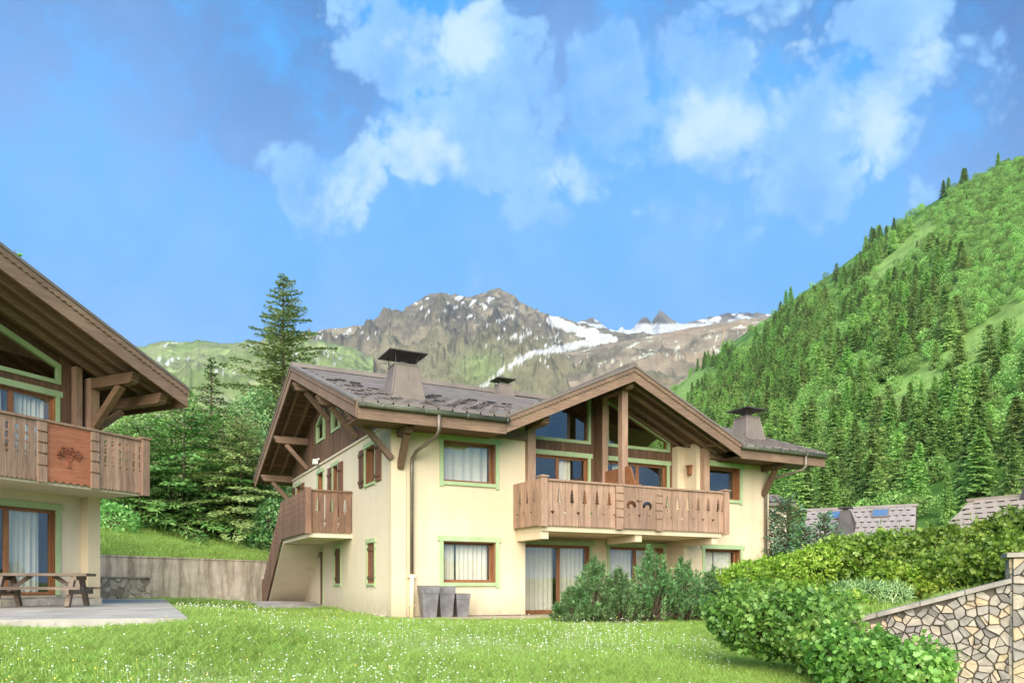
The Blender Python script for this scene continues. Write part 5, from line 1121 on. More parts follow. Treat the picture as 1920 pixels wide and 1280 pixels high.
M['tile3'] = mat_noise('pale_tile', srgb(140, 126, 112), srgb(158, 144, 128), 1.0, 0.6, 0.05, 6, objrand=0.05)
m_, N_, L_, p_ = nodes_of('skylight_glass'); p_.inputs['Base Color'].default_value = (.25, .35, .45, 1); p_.inputs['Roughness'].default_value = .03; p_.inputs['Metallic'].default_value = .8; M['glassy'] = m_
def P3(px, py, y): return ((px - 960) / 1424 * y, y, EYE + (1098 - py) / 1424 * y)
a = P3(1498, 1010, 40.5); b = P3(1714, 1004, 37.8); ry = math.atan2(b[1] - a[1], b[0] - a[0]); rz_ = P3(1600, 953, 42)[2]
far_house((a[0], a[1], 0), ry, math.hypot(b[0] - a[0], b[1] - a[1]), 2.9, rz_, 2.7, 'house with grey brown shingle roof and pyramid chimney beyond the pines', 8, 15, 'tile2', ((2.15, 1.3, 1.15, 1.12),), ((1.55, 2.35), (3.75, 2.35), (3.75, .75)))
a = P3(1762, 985, 35); b = P3(2040, 975, 30.0); ry = math.atan2(b[1] - a[1], b[0] - a[0]); rz_ = P3(1800, 940, 36.8)[2]
far_house((a[0], a[1], 0), ry, math.hypot(b[0] - a[0], b[1] - a[1]), 2.6, rz_, 3.35, 'house with pale tiled roof half hidden by the hedge', 6, 11, 'tile3', ((2.85, 2.6, 1.1, .55),), ())
a = P3(1420, 938, 44)
far_house((a[0], a[1] - .0, 0), R(15), 2.6, 2.0, 6.4, 5.75, 'dark eave of another chalet just behind the right corner', 4, 5, 'metal', (), ())

# ================================================================== VEGETATION
def unit(v): return v / np.maximum(np.linalg.norm(v, axis=-1, keepdims=True), 1e-9)
def kites(P, D, L_, W, r_, fold=0.0, N=None):
    """leaf/needle-spray quads from base points P along D; random roll unless a preferred normal N is given"""
    n = len(P); D = unit(D); A = r_.normal(size=(n, 3)) if N is None else N + r_.normal(size=(n, 3)) * .35
    S = unit(np.cross(D, A)); Nn = np.cross(S, D); L_ = np.broadcast_to(L_, (n,))[:, None]; W = np.broadcast_to(W, (n,))[:, None]
    m = P + D * L_ * .45 + Nn * fold * W
    V = np.stack([P, m + S * W * .5, P + D * L_, m - S * W * .5], 1).reshape(-1, 3); return V
def quads(V): return np.arange(len(V)).reshape(-1, 4)
def conifer_arrays(H, Rb, seed, wh=.45, nb=6, droop=.25, lift=.12, step=.22, ll=.34, lw=.12, clear=.06, power=.85, ragged=.25, twigs=2, side=.62, gap=0.0, outw=.5):
    r_ = np.random.default_rng(seed); Ps = []; Ds = []; Ls = []; br = []; z = H * clear
    while z < H * .985:
        f = (z - H * clear) / (H * (1 - clear)); R0 = Rb * (1 - f) ** power + .02 * H * .25; k = max(3, int(round(nb * (1 - f * .4))))
        a0 = r_.random() * 6.28
        for j in range(k):
            if r_.random() < gap: continue
            a = a0 + j * 6.283 / k + r_.normal() * .25; ln = R0 * (1 + r_.normal() * ragged); ln = max(ln, .12)
            h = np.array((math.cos(a), math.sin(a), 0)); n = max(3, int(ln / step)); t = np.linspace(.12, 1, n)
            rise = lift * 1.6 * f + lift * .2; zz = z + r_.normal() * wh * .25
            pts = np.stack([h[0] * ln * t, h[1] * ln * t, zz + ln * (rise * t - droop * (1 - f) * t ** 1.8)], 1)
            br.append((pts[0], pts[n // 2], pts[-1])); sd = np.array((-h[1], h[0], 0))
            tang = np.gradient(pts, axis=0); tang = unit(tang)
            wd = side * ln * (1 - t) ** .7 * .55 + .06
            for q in range(twigs):
                for sg in (-1, 1):
                    u = r_.random(n) ** .7; off = pts + sd * (sg * wd * u)[:, None] - np.array((0, 0, .10)) * (u * wd)[:, None]; Ps.append(off + r_.normal(size=off.shape) * .03)
                    Ds.append(tang * .75 + sd * sg * (.75 + .3 * r_.random()) + r_.normal(size=(n, 3)) * .22 + np.array((0, 0, -.12))); Ls.append(ll * (1 - .55 * f) * (.6 + .7 * r_.random(n)))
            Ps.append(pts); Ds.append(tang + r_.normal(size=(n, 3)) * .25); Ls.append(ll * (1 - .55 * f) * (.8 + .5 * r_.random(n)))
        z += wh * (1 - .45 * f) * (0.85 + .3 * r_.random())
    P = np.concatenate(Ps); D = np.concatenate(Ds); L_ = np.concatenate(Ls)
    up = np.tile(np.array((0, 0, 1.)), (len(P), 1)); rad = P * (1, 1, 0); up = up + unit(rad) * outw; V = kites(P, D, L_, lw * (.7 + .6 * r_.random(len(P))), r_, N=up); return V, br
def trunk_mesh(name, H, r0, br=(), mat='bark', lean=0.0, brr=.02):
    mb = MB(); n = 7; mb.tube([(lean * math.sin(i / n * 3) * H * .02, lean * math.cos(i / n * 2) * H * .01, H * i / n - .3 * (i == 0)) for i in range(n + 1)], [r0 * (1 - .93 * i / n) for i in range(n + 1)], 8)
    for p in br: mb.tube(p, [brr * 1.5, brr, brr * .4], 4, cap=False)
    return mb.mesh(name, M[mat], True)
def plant(name, loc, parts, label, cat, group=None, rz=0, scale=1.0):
    o = empty(name, loc, rz); o.scale = (scale,) * 3 if not isinstance(scale, tuple) else scale
    for n, me in parts:
        q = link(n, me, o)
        if n == 'shoots': q['kind'] = 'stuff'
    T(o, label, cat, group); return o
def conifer(loc, H, Rb, seed, label, mat='spruce', name='spruce_tree', group=None, **kw):
    V, br = conifer_arrays(H, Rb, seed, **kw); k = br[::3] if len(br) > 200 else br
    return plant(name, loc, [('trunk', trunk_mesh('trunk', H, H * .018, k)), ('crown', arrmesh('crown', V, quads(V), M[mat]))], label, 'tree', group)

def blob_leaves(blobs, dens, r_, ll, lw, depth=.25, rough=.22, out=.6, inner=.35, clump=0, zmin=None, six=False):
    """leaves over the skins of overlapping ellipsoids (cx,cy,cz,rx,ry,rz)"""
    Ps = []; Ds = []; B = np.array(blobs, float)
    for i, (cx_, cy_, cz_, rx, ry, rz) in enumerate(B):
        area = 4 * math.pi * ((rx * ry) ** 1.6 + (rx * rz) ** 1.6 + (ry * rz) ** 1.6) ** (1 / 1.6) / 3 ** (1 / 1.6); n = int(area * dens)
        d = unit(r_.normal(size=(n, 3))); 
        lump = 1 + rough * (2 * fbm(d[:, 0] * 2.3 + i * 7 + d[:, 2] * 1.7 + 9, d[:, 1] * 2.3 + i * 3 - d[:, 2] * 1.1 + 9, 4) - 1) * 1.6
        rad = lump * (1 - depth * r_.random(n) ** 1.8); p = d * rad[:, None] * (rx, ry, rz) + (cx_, cy_, cz_); nn = unit(d / (rx, ry, rz))
        ok = np.ones(n, bool)
        for j, b in enumerate(B):
            if j != i: ok &= (((p - b[:3]) / (b[3:] * .80)) ** 2).sum(1) > 1
        if zmin is not None: ok &= p[:, 2] > zmin(p[:, 0], p[:, 1])
        Ps.append(p[ok]); Ds.append(nn[ok])
    P = np.concatenate(Ps); N_ = np.concatenate(Ds); n = len(P)
    D = N_ * out + r_.normal(size=(n, 3)) * .65 + np.array((0, 0, -.10)); sz = .65 + .7 * r_.random(n)
    if not six: V = kites(P, D, ll * sz, lw * sz, r_, fold=.18, N=N_); return V, quads(V)
    D = unit(D); A = N_ + r_.normal(size=(n, 3)) * .45; S = unit(np.cross(D, A)); Nn = np.cross(S, D); l = (ll * sz)[:, None]; w = (lw * sz)[:, None]
    V = np.stack([P, P + D * l * .30 + S * w * .62 + Nn * l * .05, P + D * l * .46 + S * w * .28, P + D * l * .74 + S * w * .52 - Nn * l * .03, P + D * l * 1.0 - Nn * l * .10, P + D * l * .74 - S * w * .52 - Nn * l * .03, P + D * l * .46 - S * w * .28, P + D * l * .30 - S * w * .62 + Nn * l * .05], 1).reshape(-1, 3)
    return V, np.arange(len(V)).reshape(-1, 8)
def twig_core(blobs, loc, shrink=.62, seed=0):
    r_ = np.random.default_rng(seed); mb = MB()
    for (cx_, cy_, cz_, rx, ry, rz) in blobs:
        for k in range(9):
            d = unit(r_.normal(size=3)); d[2] = abs(d[2]); e = np.array((cx_, cy_, cz_)) + d * (rx, ry, rz) * .8; b = np.array((cx_ + r_.normal() * rx * .15, cy_ + r_.normal() * ry * .15, cz_ - rz * .95)); m = (b + e) / 2 + r_.normal(size=3) * .06 * rx
            mb.tube([b, m, e], [.020, .013, .005], 5, cap=False)
    return mb.mesh('stems', M['bark'])
def shrub(name, blobs, dens, ll, lw, mat, label, seed, group=None, cat='shrub', six=False, zmin=None, **kw):
    """blobs in world coordinates; the object's origin sits at its base"""
    r_ = np.random.default_rng(seed); B = np.array(blobs, float); o0 = np.array((B[:, 0].mean(), B[:, 1].mean(), (B[:, 2] - B[:, 5]).min())); Bl = B.copy(); Bl[:, :3] -= o0
    zm = (lambda x, y: zmin(x + o0[0], y + o0[1]) - o0[2]) if zmin else None
    V, F = blob_leaves(Bl, dens, r_, ll, lw, six=six, zmin=zm, **kw)
    # stray shoots break the outline
    k = V.shape[0] // F.shape[1]; lv = F.shape[1]; Q = V.reshape(k, lv, 3)[:, 0]; pick = r_.choice(k, max(20, k // 90), replace=False); b = Q[pick]; cc = Bl[np.argmin(((b[:, None] - Bl[None, :, :3]) ** 2).sum(2), 1)][:, :3]; dr = unit(unit(b - cc) + np.array((0, 0, .9)) + r_.normal(size=b.shape) * .3); ln = r_.uniform(.10, .30, len(b)); nl = 9
    t_ = np.tile(np.linspace(.1, 1, nl), len(b)); P = np.repeat(b, nl, 0) + np.repeat(dr * ln[:, None], nl, 0) * t_[:, None]; D = np.repeat(dr, nl, 0) * .6 + r_.normal(size=P.shape) * .8; S = kites(P, D, ll * .8 * (1.1 - .5 * t_), lw * .7 * (1.1 - .5 * t_), r_, fold=.15)
    sh = arrmesh('shoots', S, quads(S), M[mat])
    return plant(name, tuple(o0), [('stems', twig_core(Bl, None, seed=seed)), ('shoots', sh), ('foliage', arrmesh('foliage', V, F, M[mat]))], label, cat, group)

# ---- trees behind the retaining wall
def at(px, y): return (px - 960) / 1424 * y
def bank_tree(px, y, topy, fn, **kw):
    x = at(px, y); zb = left_bank_point(x, y) - .2; H = EYE + (1098 - topy) / 1424 * y - zb; return fn((x, y, zb), H, **kw)
GT = 'trees on the bank behind the wall'
bank_tree(531, 46, 516, lambda l, H: conifer(l, H, 4.3, 41, 'tall ragged olive green larch towering over the chalet gable', 'larch', 'larch_tree', GT, wh=.50, nb=8, droop=.16, lift=.20, step=.13, ll=.36, lw=.085, clear=.05, power=.80, ragged=.30, twigs=5, side=.55, gap=.04))
bank_tree(396, 43, 668, lambda l, H: conifer(l, H, 2.1, 42, 'narrow pointed bright green spruce standing above the other trees', 'spruce', 'spruce_tree', GT, wh=.42, nb=7, droop=.20, step=.13, ll=.28, lw=.09, ragged=.2))
bank_tree(345, 38, 742, lambda l, H: conifer(l, H, 4.0, 43, 'broad deep green fir with layered drooping boughs, in the middle of the bank', 'spruce', 'fir_tree', GT, wh=.62, nb=8, droop=.30, lift=.16, step=.12, ll=.30, lw=.10, power=.62, ragged=.22, twigs=3, clear=.02))
bank_tree(262, 36.5, 792, lambda l, H: conifer(l, H, 3.6, 44, 'lower dark fir beside the neighbouring balcony', 'spruce', 'fir_tree', GT, wh=.58, nb=8, droop=.30, lift=.16, step=.12, ll=.30, lw=.10, power=.60, ragged=.22, twigs=3, clear=.02))
bank_tree(420, 40, 760, lambda l, H: conifer(l, H, 3.4, 45, 'shadowed fir between the layered fir and the olive tree', 'spruce', 'fir_tree', GT, wh=.62, nb=8, droop=.28, step=.13, ll=.30, lw=.10, power=.65, twigs=3, clear=.02))
bank_tree(196, 40, 800, lambda l, H: conifer(l, H, 3.6, 46, 'dark fir mostly hidden behind the neighbouring balcony post', 'spruce', 'fir_tree', GT, wh=.62, nb=8, droop=.28, step=.14, ll=.30, lw=.10, power=.65, twigs=3, clear=.02))
bank_tree(28, 44, 468, lambda l, H: conifer(l, H, 2.6, 47, 'spruce whose tip just shows above the left roof', 'birch', 'spruce_tree', GT, wh=.55, nb=6, droop=.2, step=.30, ll=.5, lw=.18, ragged=.3))
def leafy(loc, H, seed, label, mat, name, W, ll, dens=26, nbl=12, group=GT, lo=.12):
    r_ = np.random.default_rng(seed); bl = []
    for k in range(nbl):
        f = lo + (1 - lo) * (k + .5) / nbl; env = W * math.sin(math.pi * min(.97, f * .80 + .14)) ** .8; a = r_.random() * 6.28; q = env * .55 * r_.random() ** .5; s_ = env * (.42 + .25 * r_.random()) + .15
        bl.append((q * math.cos(a), q * math.sin(a), H * f - s_ * .3, s_, s_, s_ * .85))
    V, F = blob_leaves(bl, dens, r_, ll, ll * .55, depth=.55, rough=.30, out=.5); br = [((0, 0, H * .1), (b[0] * .5, b[1] * .5, b[2] * .75), (b[0], b[1], b[2])) for b in bl]
    return plant(name, loc, [('trunk', trunk_mesh('trunk', H * .92, H * .014, br, brr=.035)), ('crown', arrmesh('crown', V, F, M[mat]))], label, 'tree', group)
bank_tree(452, 38.5, 778, lambda l, H: conifer(l, H, 3.5, 51, 'wide pale olive larch left of the chalet gable', 'olive', 'larch_tree', GT, wh=.5, nb=9, droop=.34, lift=.14, step=.13, ll=.26, lw=.075, power=.55, ragged=.25, twigs=4, side=.6, clear=.02))
bank_tree(478, 42, 730, lambda l, H: leafy(l, H, 52, 'pale green tree fading behind the gable eave', 'blueg', 'broadleaf_tree', 2.6, .18, 70, 14))
bank_tree(238, 44, 735, lambda l, H: leafy(l, H, 53, 'light feathery tree rising behind the firs by the neighbouring eave', 'birch', 'birch_tree', 2.8, .18, 70, 14))
bank_tree(320, 46, 715, lambda l, H: leafy(l, H, 54, 'light green tree left of the pointed spruce', 'birch', 'birch_tree', 3.0, .18, 66, 14))
bank_tree(505, 37.5, 940, lambda l, H: leafy(l, H, 55, 'small blue green maple beside the stair rail', 'blueg', 'maple_tree', 1.5, .18, 90, 10, lo=.1))
bank_tree(212, 33, 945, lambda l, H: leafy(l, H, 56, 'small mid green shrub on the bank by the neighbouring corner', 'birch', 'bank_shrub', 1.3, .16, 80, 9, lo=.1))
bank_tree(150, 46, 700, lambda l, H: conifer(l, H, 3.4, 48, 'spruce behind the neighbouring roof, largely hidden', 'spruce', 'spruce_tree', GT, wh=.6, nb=7, droop=.25, step=.28, ll=.46, lw=.17))

# ---- mountain pines before the loggia
def mugo(px, y, topy, seed, label, W):
    x = at(px, y); zb = gz(x, y) - .05; H = EYE + (1098 - topy) / 1424 * y - zb; r_ = np.random.default_rng(seed); Ps = []; Ds = []; st = MB(); n = int(70 + 60 * W)
    for k in range(n):
        a = r_.random() * 6.283; q = W * r_.random() ** .6; top = H * (1 - .72 * (q / W) ** 1.6) * (.72 + .3 * r_.random()); L_ = .30 + .28 * r_.random(); tip = np.array((q * math.cos(a), q * math.sin(a), max(top, .25)))
        dirv = unit(np.array((.75 * math.cos(a) * q / W, .75 * math.sin(a) * q / W, .9)) + r_.normal(size=3) * .16); b = tip - dirv * L_
        st.tube([(b[0] * .25, b[1] * .25, b[2] * .35), b, tip], [.02, .012, .006], 4, cap=False); m = 105; t = r_.random(m); p = b + dirv * (L_ * t)[:, None]; rad = unit(np.cross(np.tile(dirv, (m, 1)), r_.normal(size=(m, 3))))
        Ps.append(p); Ds.append(rad * .8 + dirv * .75)
    P = np.concatenate(Ps); V = kites(P, np.concatenate(Ds), .115 * (.7 + .6 * r_.random(len(P))), .016, r_)
    return plant('mountain_pine', (x, y, zb), [('stems', st.mesh('stems', M['bark'])), ('needles', arrmesh('needles', V, quads(V), M['mugo']))], label, 'shrub', 'mountain pines in front of the loggia')
mugo(1072, 19.4, 1096, 61, 'lowest mountain pine, at the left end by the small table', .55)
mugo(1112, 19.6, 1034, 62, 'mountain pine in front of the left sliding door', .75)
mugo(1160, 19.5, 1062, 63, 'mountain pine left of the tallest one', .70)
mugo(1224, 20.0, 1018, 64, 'tallest mountain pine, under the middle of the balcony', .80)
mugo(1284, 20.3, 1044, 65, 'dense rounded mountain pine right of the tallest one', .85)
mugo(1338, 20.6, 1060, 66, 'mountain pine at the right end next to the bright shrub', .70)

# ---- conifers beside the right corner
def bank_r(px, y): x = at(px, y); return x, max(gz(x, y), float(bank_right(x, y)))
for px, y, top, W, sd, lab in ((1476, 27, 930, 1.1, 71, 'blue green pine against the right corner of the chalet'), (1452, 29.5, 955, 1.0, 72, 'thinner blue green pine tight against the house corner'), (1508, 25.5, 985, .8, 73, 'middle blue green pine before the shingle roof'), (1546, 24, 964, .75, 74, 'small pointed pine in front of the shingle roof')):
    x, zb = bank_r(px, y); zb = min(zb, 1.0) - .2; H = EYE + (1098 - top) / 1424 * y - zb
    conifer((x, y, zb), H, W, sd, lab, 'bluepine', 'pine_tree', 'pines by the right corner', wh=.24, nb=7, droop=.02, lift=.42, step=.12, ll=.24, lw=.055, clear=.02, power=.6, twigs=3, ragged=.2)

# ---- hedges and shrubs on the garden bank
def row(px0, px1, y0, y1, top0, top1, bot0, bot1, n, thick, jit, seed):
    r_ = np.random.default_rng(seed); out = []
    for k in range(n):
        f = (k + .5) / n; px = px0 + (px1 - px0) * f; y = y0 + (y1 - y0) * f; tp = top0 + (top1 - top0) * f + r_.normal() * jit; bt = bot0 + (bot1 - bot0) * f
        zt = EYE + (1098 - tp) / 1424 * y; zb = EYE + (1098 - bt) / 1424 * y; w = abs(at(px1, y1) - at(px0, y0)) / n * .85; h = max(.18, (zt - zb) / 2)
        out.append((at(px, y), y + r_.normal() * .12, (zt + zb) / 2, max(w, thick * .7), thick, h))
    return out
GH = 'hedges and shrubs on the garden bank'
shrub('hedge', row(1715, 2060, 14.2, 11.6, 1012, 925, 1100, 1110, 8, .75, 4, 81), 1250, .078, .060, 'hedge', 'tall dense hedge climbing to the right above the stone pillar', 81, GH, 'hedge', six=True, depth=.5, rough=.36)
shrub('hedge', row(1545, 1725, 16.2, 14.8, 1008, 1000, 1085, 1095, 5, .7, 3, 82), 900, .085, .062, 'hedge', 'leafy hedge in front of the shingle roof', 82, GH, 'hedge', six=True, depth=.5, rough=.36)
shrub('shrub', row(1375, 1545, 17.5, 16.0, 1066, 1026, 1110, 1100, 5, .7, 4, 83), 900, .075, .045, 'spirea', 'yellow green shrub spreading below the right corner window', 83, GH, depth=.35, rough=.28)
shrub('shrub', row(1640, 1790, 13.0, 12.0, 1068, 1060, 1118, 1130, 5, .45, 4, 84), 1100, .070, .05, 'spirea', 'bright low shrub between the hedge and the coping', 84, GH, six=True, depth=.3, rough=.25)
shrub('hedge', row(1755, 1905, 12.3, 11.2, 1035, 1000, 1116, 1100, 5, .5, 5, 89), 1250, .074, .058, 'hedge', 'lower front of the hedge pressing against the coping and pillar', 89, GH, 'hedge', six=True, depth=.5, rough=.36)
shrub('shrub', row(1560, 1690, 12.8, 12.2, 1094, 1092, 1132, 1136, 4, .35, 2, 85), 1500, .10, .018, 'juniper', 'grey green juniper mound on the bank', 85, GH, depth=.3, rough=.2)
shrub('shrub', row(1362, 1560, 11.4, 10.7, 1112, 1118, 1205, 1250, 6, .55, 7, 86), 1050, .072, .060, 'maple', 'big leafy shrub at the edge of the lawn, left of its neighbour', 86, GH, six=True, depth=.55, rough=.42)
shrub('shrub', row(1550, 1765, 10.0, 9.3, 1172, 1222, 1290, 1315, 7, .45, 7, 87), 1050, .072, .060, 'maple', 'nearest leafy shrub spilling over the foot of the stone wall', 87, GH, six=True, depth=.55, rough=.42)
shrub('shrub', row(1400, 1600, 13.5, 12.6, 1092, 1100, 1140, 1150, 5, .45, 4, 88), 1000, .075, .055, 'hedge', 'mid green shrub behind the big leafy shrub', 88, GH, six=True, depth=.55, rough=.42)

# ================================================================== FOREST ON THE VALLEY SIDE
def hill_variants():
    out = []
    for sd, W in ((91, .21), (92, .17), (93, .24)):
        V, br = conifer_arrays(20.0, W * 20, sd, wh=1.0, nb=10, droop=.42, lift=.1, step=.85, ll=1.5, lw=.75, clear=.06, power=.85, ragged=.2, twigs=1, side=.5, outw=1.2); V = V / 20; out.append((V, quads(V), 'hillcon', W))
    for sd, W, pw_ in ((96, .27, .60), (97, .23, .70)):
        V, br = conifer_arrays(20.0, W * 20, sd, wh=1.15, nb=10, droop=.34, lift=.14, step=.9, ll=1.5, lw=.8, clear=.05, power=pw_, ragged=.28, twigs=1, side=.5, outw=1.2); V = V / 20; out.append((V, quads(V), 'hilllar', W))
    for sd, H in ((94, .9), (95, .8)):
        r_ = np.random.default_rng(sd); bl = [(0, 0, .55, .30, .30, .36)] + [(.20 * math.cos(a), .20 * math.sin(a), .35 + .4 * r_.random(), .20, .20, .18) for a in np.arange(0, 6.2, .9)]
        V, F = blob_leaves(bl, 190, r_, .085, .06, depth=.35, rough=.2); out.append((V, F, 'hilldec', .3))
    return out
HV = hill_variants()
def stem_of(k):
    H = 1.0; mb = MB(); mb.tube([(0, 0, -.06), (0, 0, .5 if k < 5 else .35), (0, 0, .95 if k < 5 else .6)], [.012, .008, .002], 5); return mb.mesh('trunk', M['bark'])
HMESH = [(arrmesh('crown', V, F, M[mt]), stem_of(k)) for k, (V, F, mt, w) in enumerate(HV)]
def hill_trees():
    r_ = np.random.default_rng(5); n = 46000; px = r_.uniform(1190, 2150, n); w = r_.random(n) ** .75 * .992 + .008
    X, Y, Z = hill_point(px, w); ok = r_.random(n) < (Y / 1100) ** 1.0 * 1.1; px, w, X, Y, Z = px[ok], w[ok], X[ok], Y[ok], Z[ok]
    PY = 1098 - 1424 * (Z - EYE) / Y; mead = in_meadow(px, PY); scr = upper_scrub(px, PY); t = fbm(px / 60, PY / 60, 3); keep = r_.random(len(px)) > mead * .97
    sparse = (px < 1500) & (PY < HSKY(px) + 30); keep &= ~(scr & (t < .42) & (r_.random(len(px)) < .4))
    px, X, Y, Z, PY, scr, t = px[keep], X[keep], Y[keep], Z[keep], PY[keep], scr[keep], t[keep]
    # thin to natural spacing
    order = np.argsort(Y); cell = {}; sel = []
    for i in order:
        g = 4.0 if scr[i] else 5.6 if PY[i] > HSKY(px[i]) + 30 else 8.0; kx, ky = int(X[i] // g), int(Y[i] // g)
        if (kx, ky) in cell: continue
        cell[(kx, ky)] = 1; sel.append(i)
    sel = np.array(sel); px, X, Y, Z, PY, scr, t = px[sel], X[sel], Y[sel], Z[sel], PY[sel], scr[sel], t[sel]; m = len(sel)
    dec = r_.random(m) < np.where(scr, .93, np.where(PY < 830, .26 + .7 * sstep(.40, .54, t), .12 + .5 * sstep(.46, .58, t)))
    idx = np.where(dec, 5 + (r_.random(m) < .5), np.where(r_.random(m) < .15 + .5 * sstep(.4, .6, fbm(px / 90 + 5, PY / 90, 3)), 3 + (r_.random(m) < .5), r_.integers(0, 3, m))); H = np.where(dec, r_.uniform(6, 11, m), r_.uniform(13, 22, m)); H = np.where(scr, r_.uniform(2.6, 8.0, m), H) * np.interp(Y, [120, 400, 900], [.72, .9, 1.0])
    return px, X, Y, Z - .3, PY, scr, idx, H, r_.random(m) * 6.28
px, X, Y, Z, PY, scr, idx, H, RZ = hill_trees()
vis = (px < 1925) & (px > 1270); app = np.where(vis & ~scr, H / Y, 0) * np.where(PY < 985, 1, .2); best = np.argsort(-app)[:300]; rest = np.ones(len(px), bool); rest[best] = False
for i in best:
    k = int(idx[i]); con = k < 5; low = PY[i] > 800
    where = 'at the picture edge low on the slope' if px[i] > 1820 and PY[i] > 700 else 'below the long diagonal meadow strip' if px[i] > 1640 and PY[i] > 700 else 'behind the shingle roofed house' if px[i] > 1500 and PY[i] > 850 else 'beside the right chimney of the chalet' if PY[i] > 850 else 'above the right chimney of the chalet' if px[i] < 1500 and PY[i] > 720 else 'left of the pale clearing' if PY[i] > 640 else 'high on the wooded slope'
    lab = ('green conifer ' if con else 'rounded broadleaf tree ') + where
    o = empty('conifer_tree' if con else 'broadleaf_tree', (X[i], Y[i], Z[i]), RZ[i]); wd = random.uniform(.75, 1.3); o.scale = (H[i] * wd, H[i] * wd, H[i]); link('crown', HMESH[k][0], o); link('trunk', HMESH[k][1], o); T(o, lab, 'tree', ('conifers ' if con else 'broadleaf trees ') + where)

def instancer(name, variants, pts, scale, rz, idx, kind='stuff', tilt=0.0, label=None, cat=None):
    """one object: its mesh carries the variant shapes and one loose vertex per plant; geometry nodes put them together"""
    Vs = []; Fs = []; var = []; mats = []; mi = []; off = 0
    for k, (V, F, mat, *_r) in enumerate(variants):
        Vs.append(V)
        for f in F: Fs.append(tuple(int(i) + off for i in f))
        var += [k] * len(V); off += len(V); m = M[mat]
        if m not in mats: mats.append(m)
        mi += [mats.index(m)] * len(F)
    n0 = off; Vs.append(np.asarray(pts)); V = np.concatenate(Vs); me = bpy.data.meshes.new(name); me.from_pydata(V.tolist(), [], Fs)
    for m in mats: me.materials.append(m)
    me.polygons.foreach_set('material_index', mi); n = len(V)
    def attr(nm, tp, key, arr): a = me.attributes.new(nm, tp, 'POINT'); a.data.foreach_set('value', arr)
    attr('variant', 'INT', 'value', np.concatenate([np.array(var, np.int32), np.full(len(pts), -1, np.int32)])); z0 = np.zeros(n0, np.float32)
    attr('size', 'FLOAT', 'value', np.concatenate([z0, np.asarray(scale, np.float32)])); attr('turn', 'FLOAT', 'value', np.concatenate([z0, np.asarray(rz, np.float32)])); attr('pick', 'INT', 'value', np.concatenate([z0.astype(np.int32), np.asarray(idx, np.int32)]))
    o = link(name, me); T(o, label, cat, kind=kind)
    ng = bpy.data.node_groups.new(name, 'GeometryNodeTree'); ng.interface.new_socket('Geometry', in_out='INPUT', socket_type='NodeSocketGeometry'); ng.interface.new_socket('Geometry', in_out='OUTPUT', socket_type='NodeSocketGeometry')
    N = ng.nodes; L = ng.links; gi = N.new('NodeGroupInput'); go = N.new('NodeGroupOutput')
    def named(nm, tp): a = N.new('GeometryNodeInputNamedAttribute'); a.data_type = tp; a.inputs[0].default_value = nm; return a.outputs[0]
    va = named('variant', 'INT'); join = N.new('GeometryNodeJoinGeometry')
    for k in reversed(range(len(variants))):
        c = N.new('FunctionNodeCompare'); c.data_type = 'INT'; c.operation = 'EQUAL'; L.new(va, c.inputs[2]); c.inputs[3].default_value = k
        s = N.new('GeometryNodeSeparateGeometry'); L.new(gi.outputs[0], s.inputs[0]); L.new(c.outputs[0], s.inputs[1]); g = N.new('GeometryNodeGeometryToInstance'); L.new(s.outputs[0], g.inputs[0]); L.new(g.outputs[0], join.inputs[0])
    c = N.new('FunctionNodeCompare'); c.data_type = 'INT'; c.operation = 'LESS_THAN'; L.new(va, c.inputs[2]); c.inputs[3].default_value = 0
    s = N.new('GeometryNodeSeparateGeometry'); L.new(gi.outputs[0], s.inputs[0]); L.new(c.outputs[0], s.inputs[1])
    ip = N.new('GeometryNodeInstanceOnPoints'); L.new(s.outputs[0], ip.inputs['Points']); L.new(join.outputs[0], ip.inputs['Instance']); ip.inputs['Pick Instance'].default_value = True; L.new(named('pick', 'INT'), ip.inputs['Instance Index'])
    cx_ = N.new('ShaderNodeCombineXYZ'); L.new(named('turn', 'FLOAT'), cx_.inputs[2]); L.new(cx_.outputs[0], ip.inputs['Rotation']); sz = named('size', 'FLOAT'); L.new(sz, ip.inputs['Scale'])
    L.new(ip.outputs[0], go.inputs[0]); md = o.modifiers.new('scatter', 'NODES'); md.node_group = ng; return o
r_ = rest
instancer('forest', HV, np.stack([X[r_], Y[r_], Z[r_]], 1), H[r_], RZ[r_], idx[r_], label='mass of far trees and scrub covering the valley side', cat='forest')

# ================================================================== GRASS AND CLOVER
def clump(seed, n, rad, h0, h1, wid):
    g = np.random.default_rng(seed); V = []; F = []
    for k in range(n):
        a = g.random() * 6.28; q = rad * g.random() ** .6; b = np.array((q * math.cos(a), q * math.sin(a), -.01)); h = g.uniform(h0, h1); l = unit(np.array((g.normal() * .45, g.normal() * .45, 1.0))); bend = np.array((g.normal() * .35, g.normal() * .35, -.1)) * h; s_ = unit(np.cross(l, g.normal(size=3))) * wid
        i = len(V); V += [b - s_, b + s_, b + l * h * .55 + s_ * .7 + bend * .2, b + l * h * .55 - s_ * .7 + bend * .2, b + l * h + bend]; F += [(i, i + 1, i + 2, i + 3), (i + 3, i + 2, i + 4, i + 4)]
    return np.array(V), F
def gclump(seed, n, rad, h0, h1, wid, mat='grass'):
    V, F = clump(seed, n, rad, h0, h1, wid); F4 = [f if f[2] != f[3] else f[:3] for f in F]; return (V, [np.array(f) for f in F4], mat)
CLUMPS = [gclump(s, 16, .11, .045, .10, .0035) for s in (1, 2, 3)] + [gclump(4, 14, .10, .08, .17, .0035), gclump(5, 14, .11, .05, .11, .0035, 'olive')]
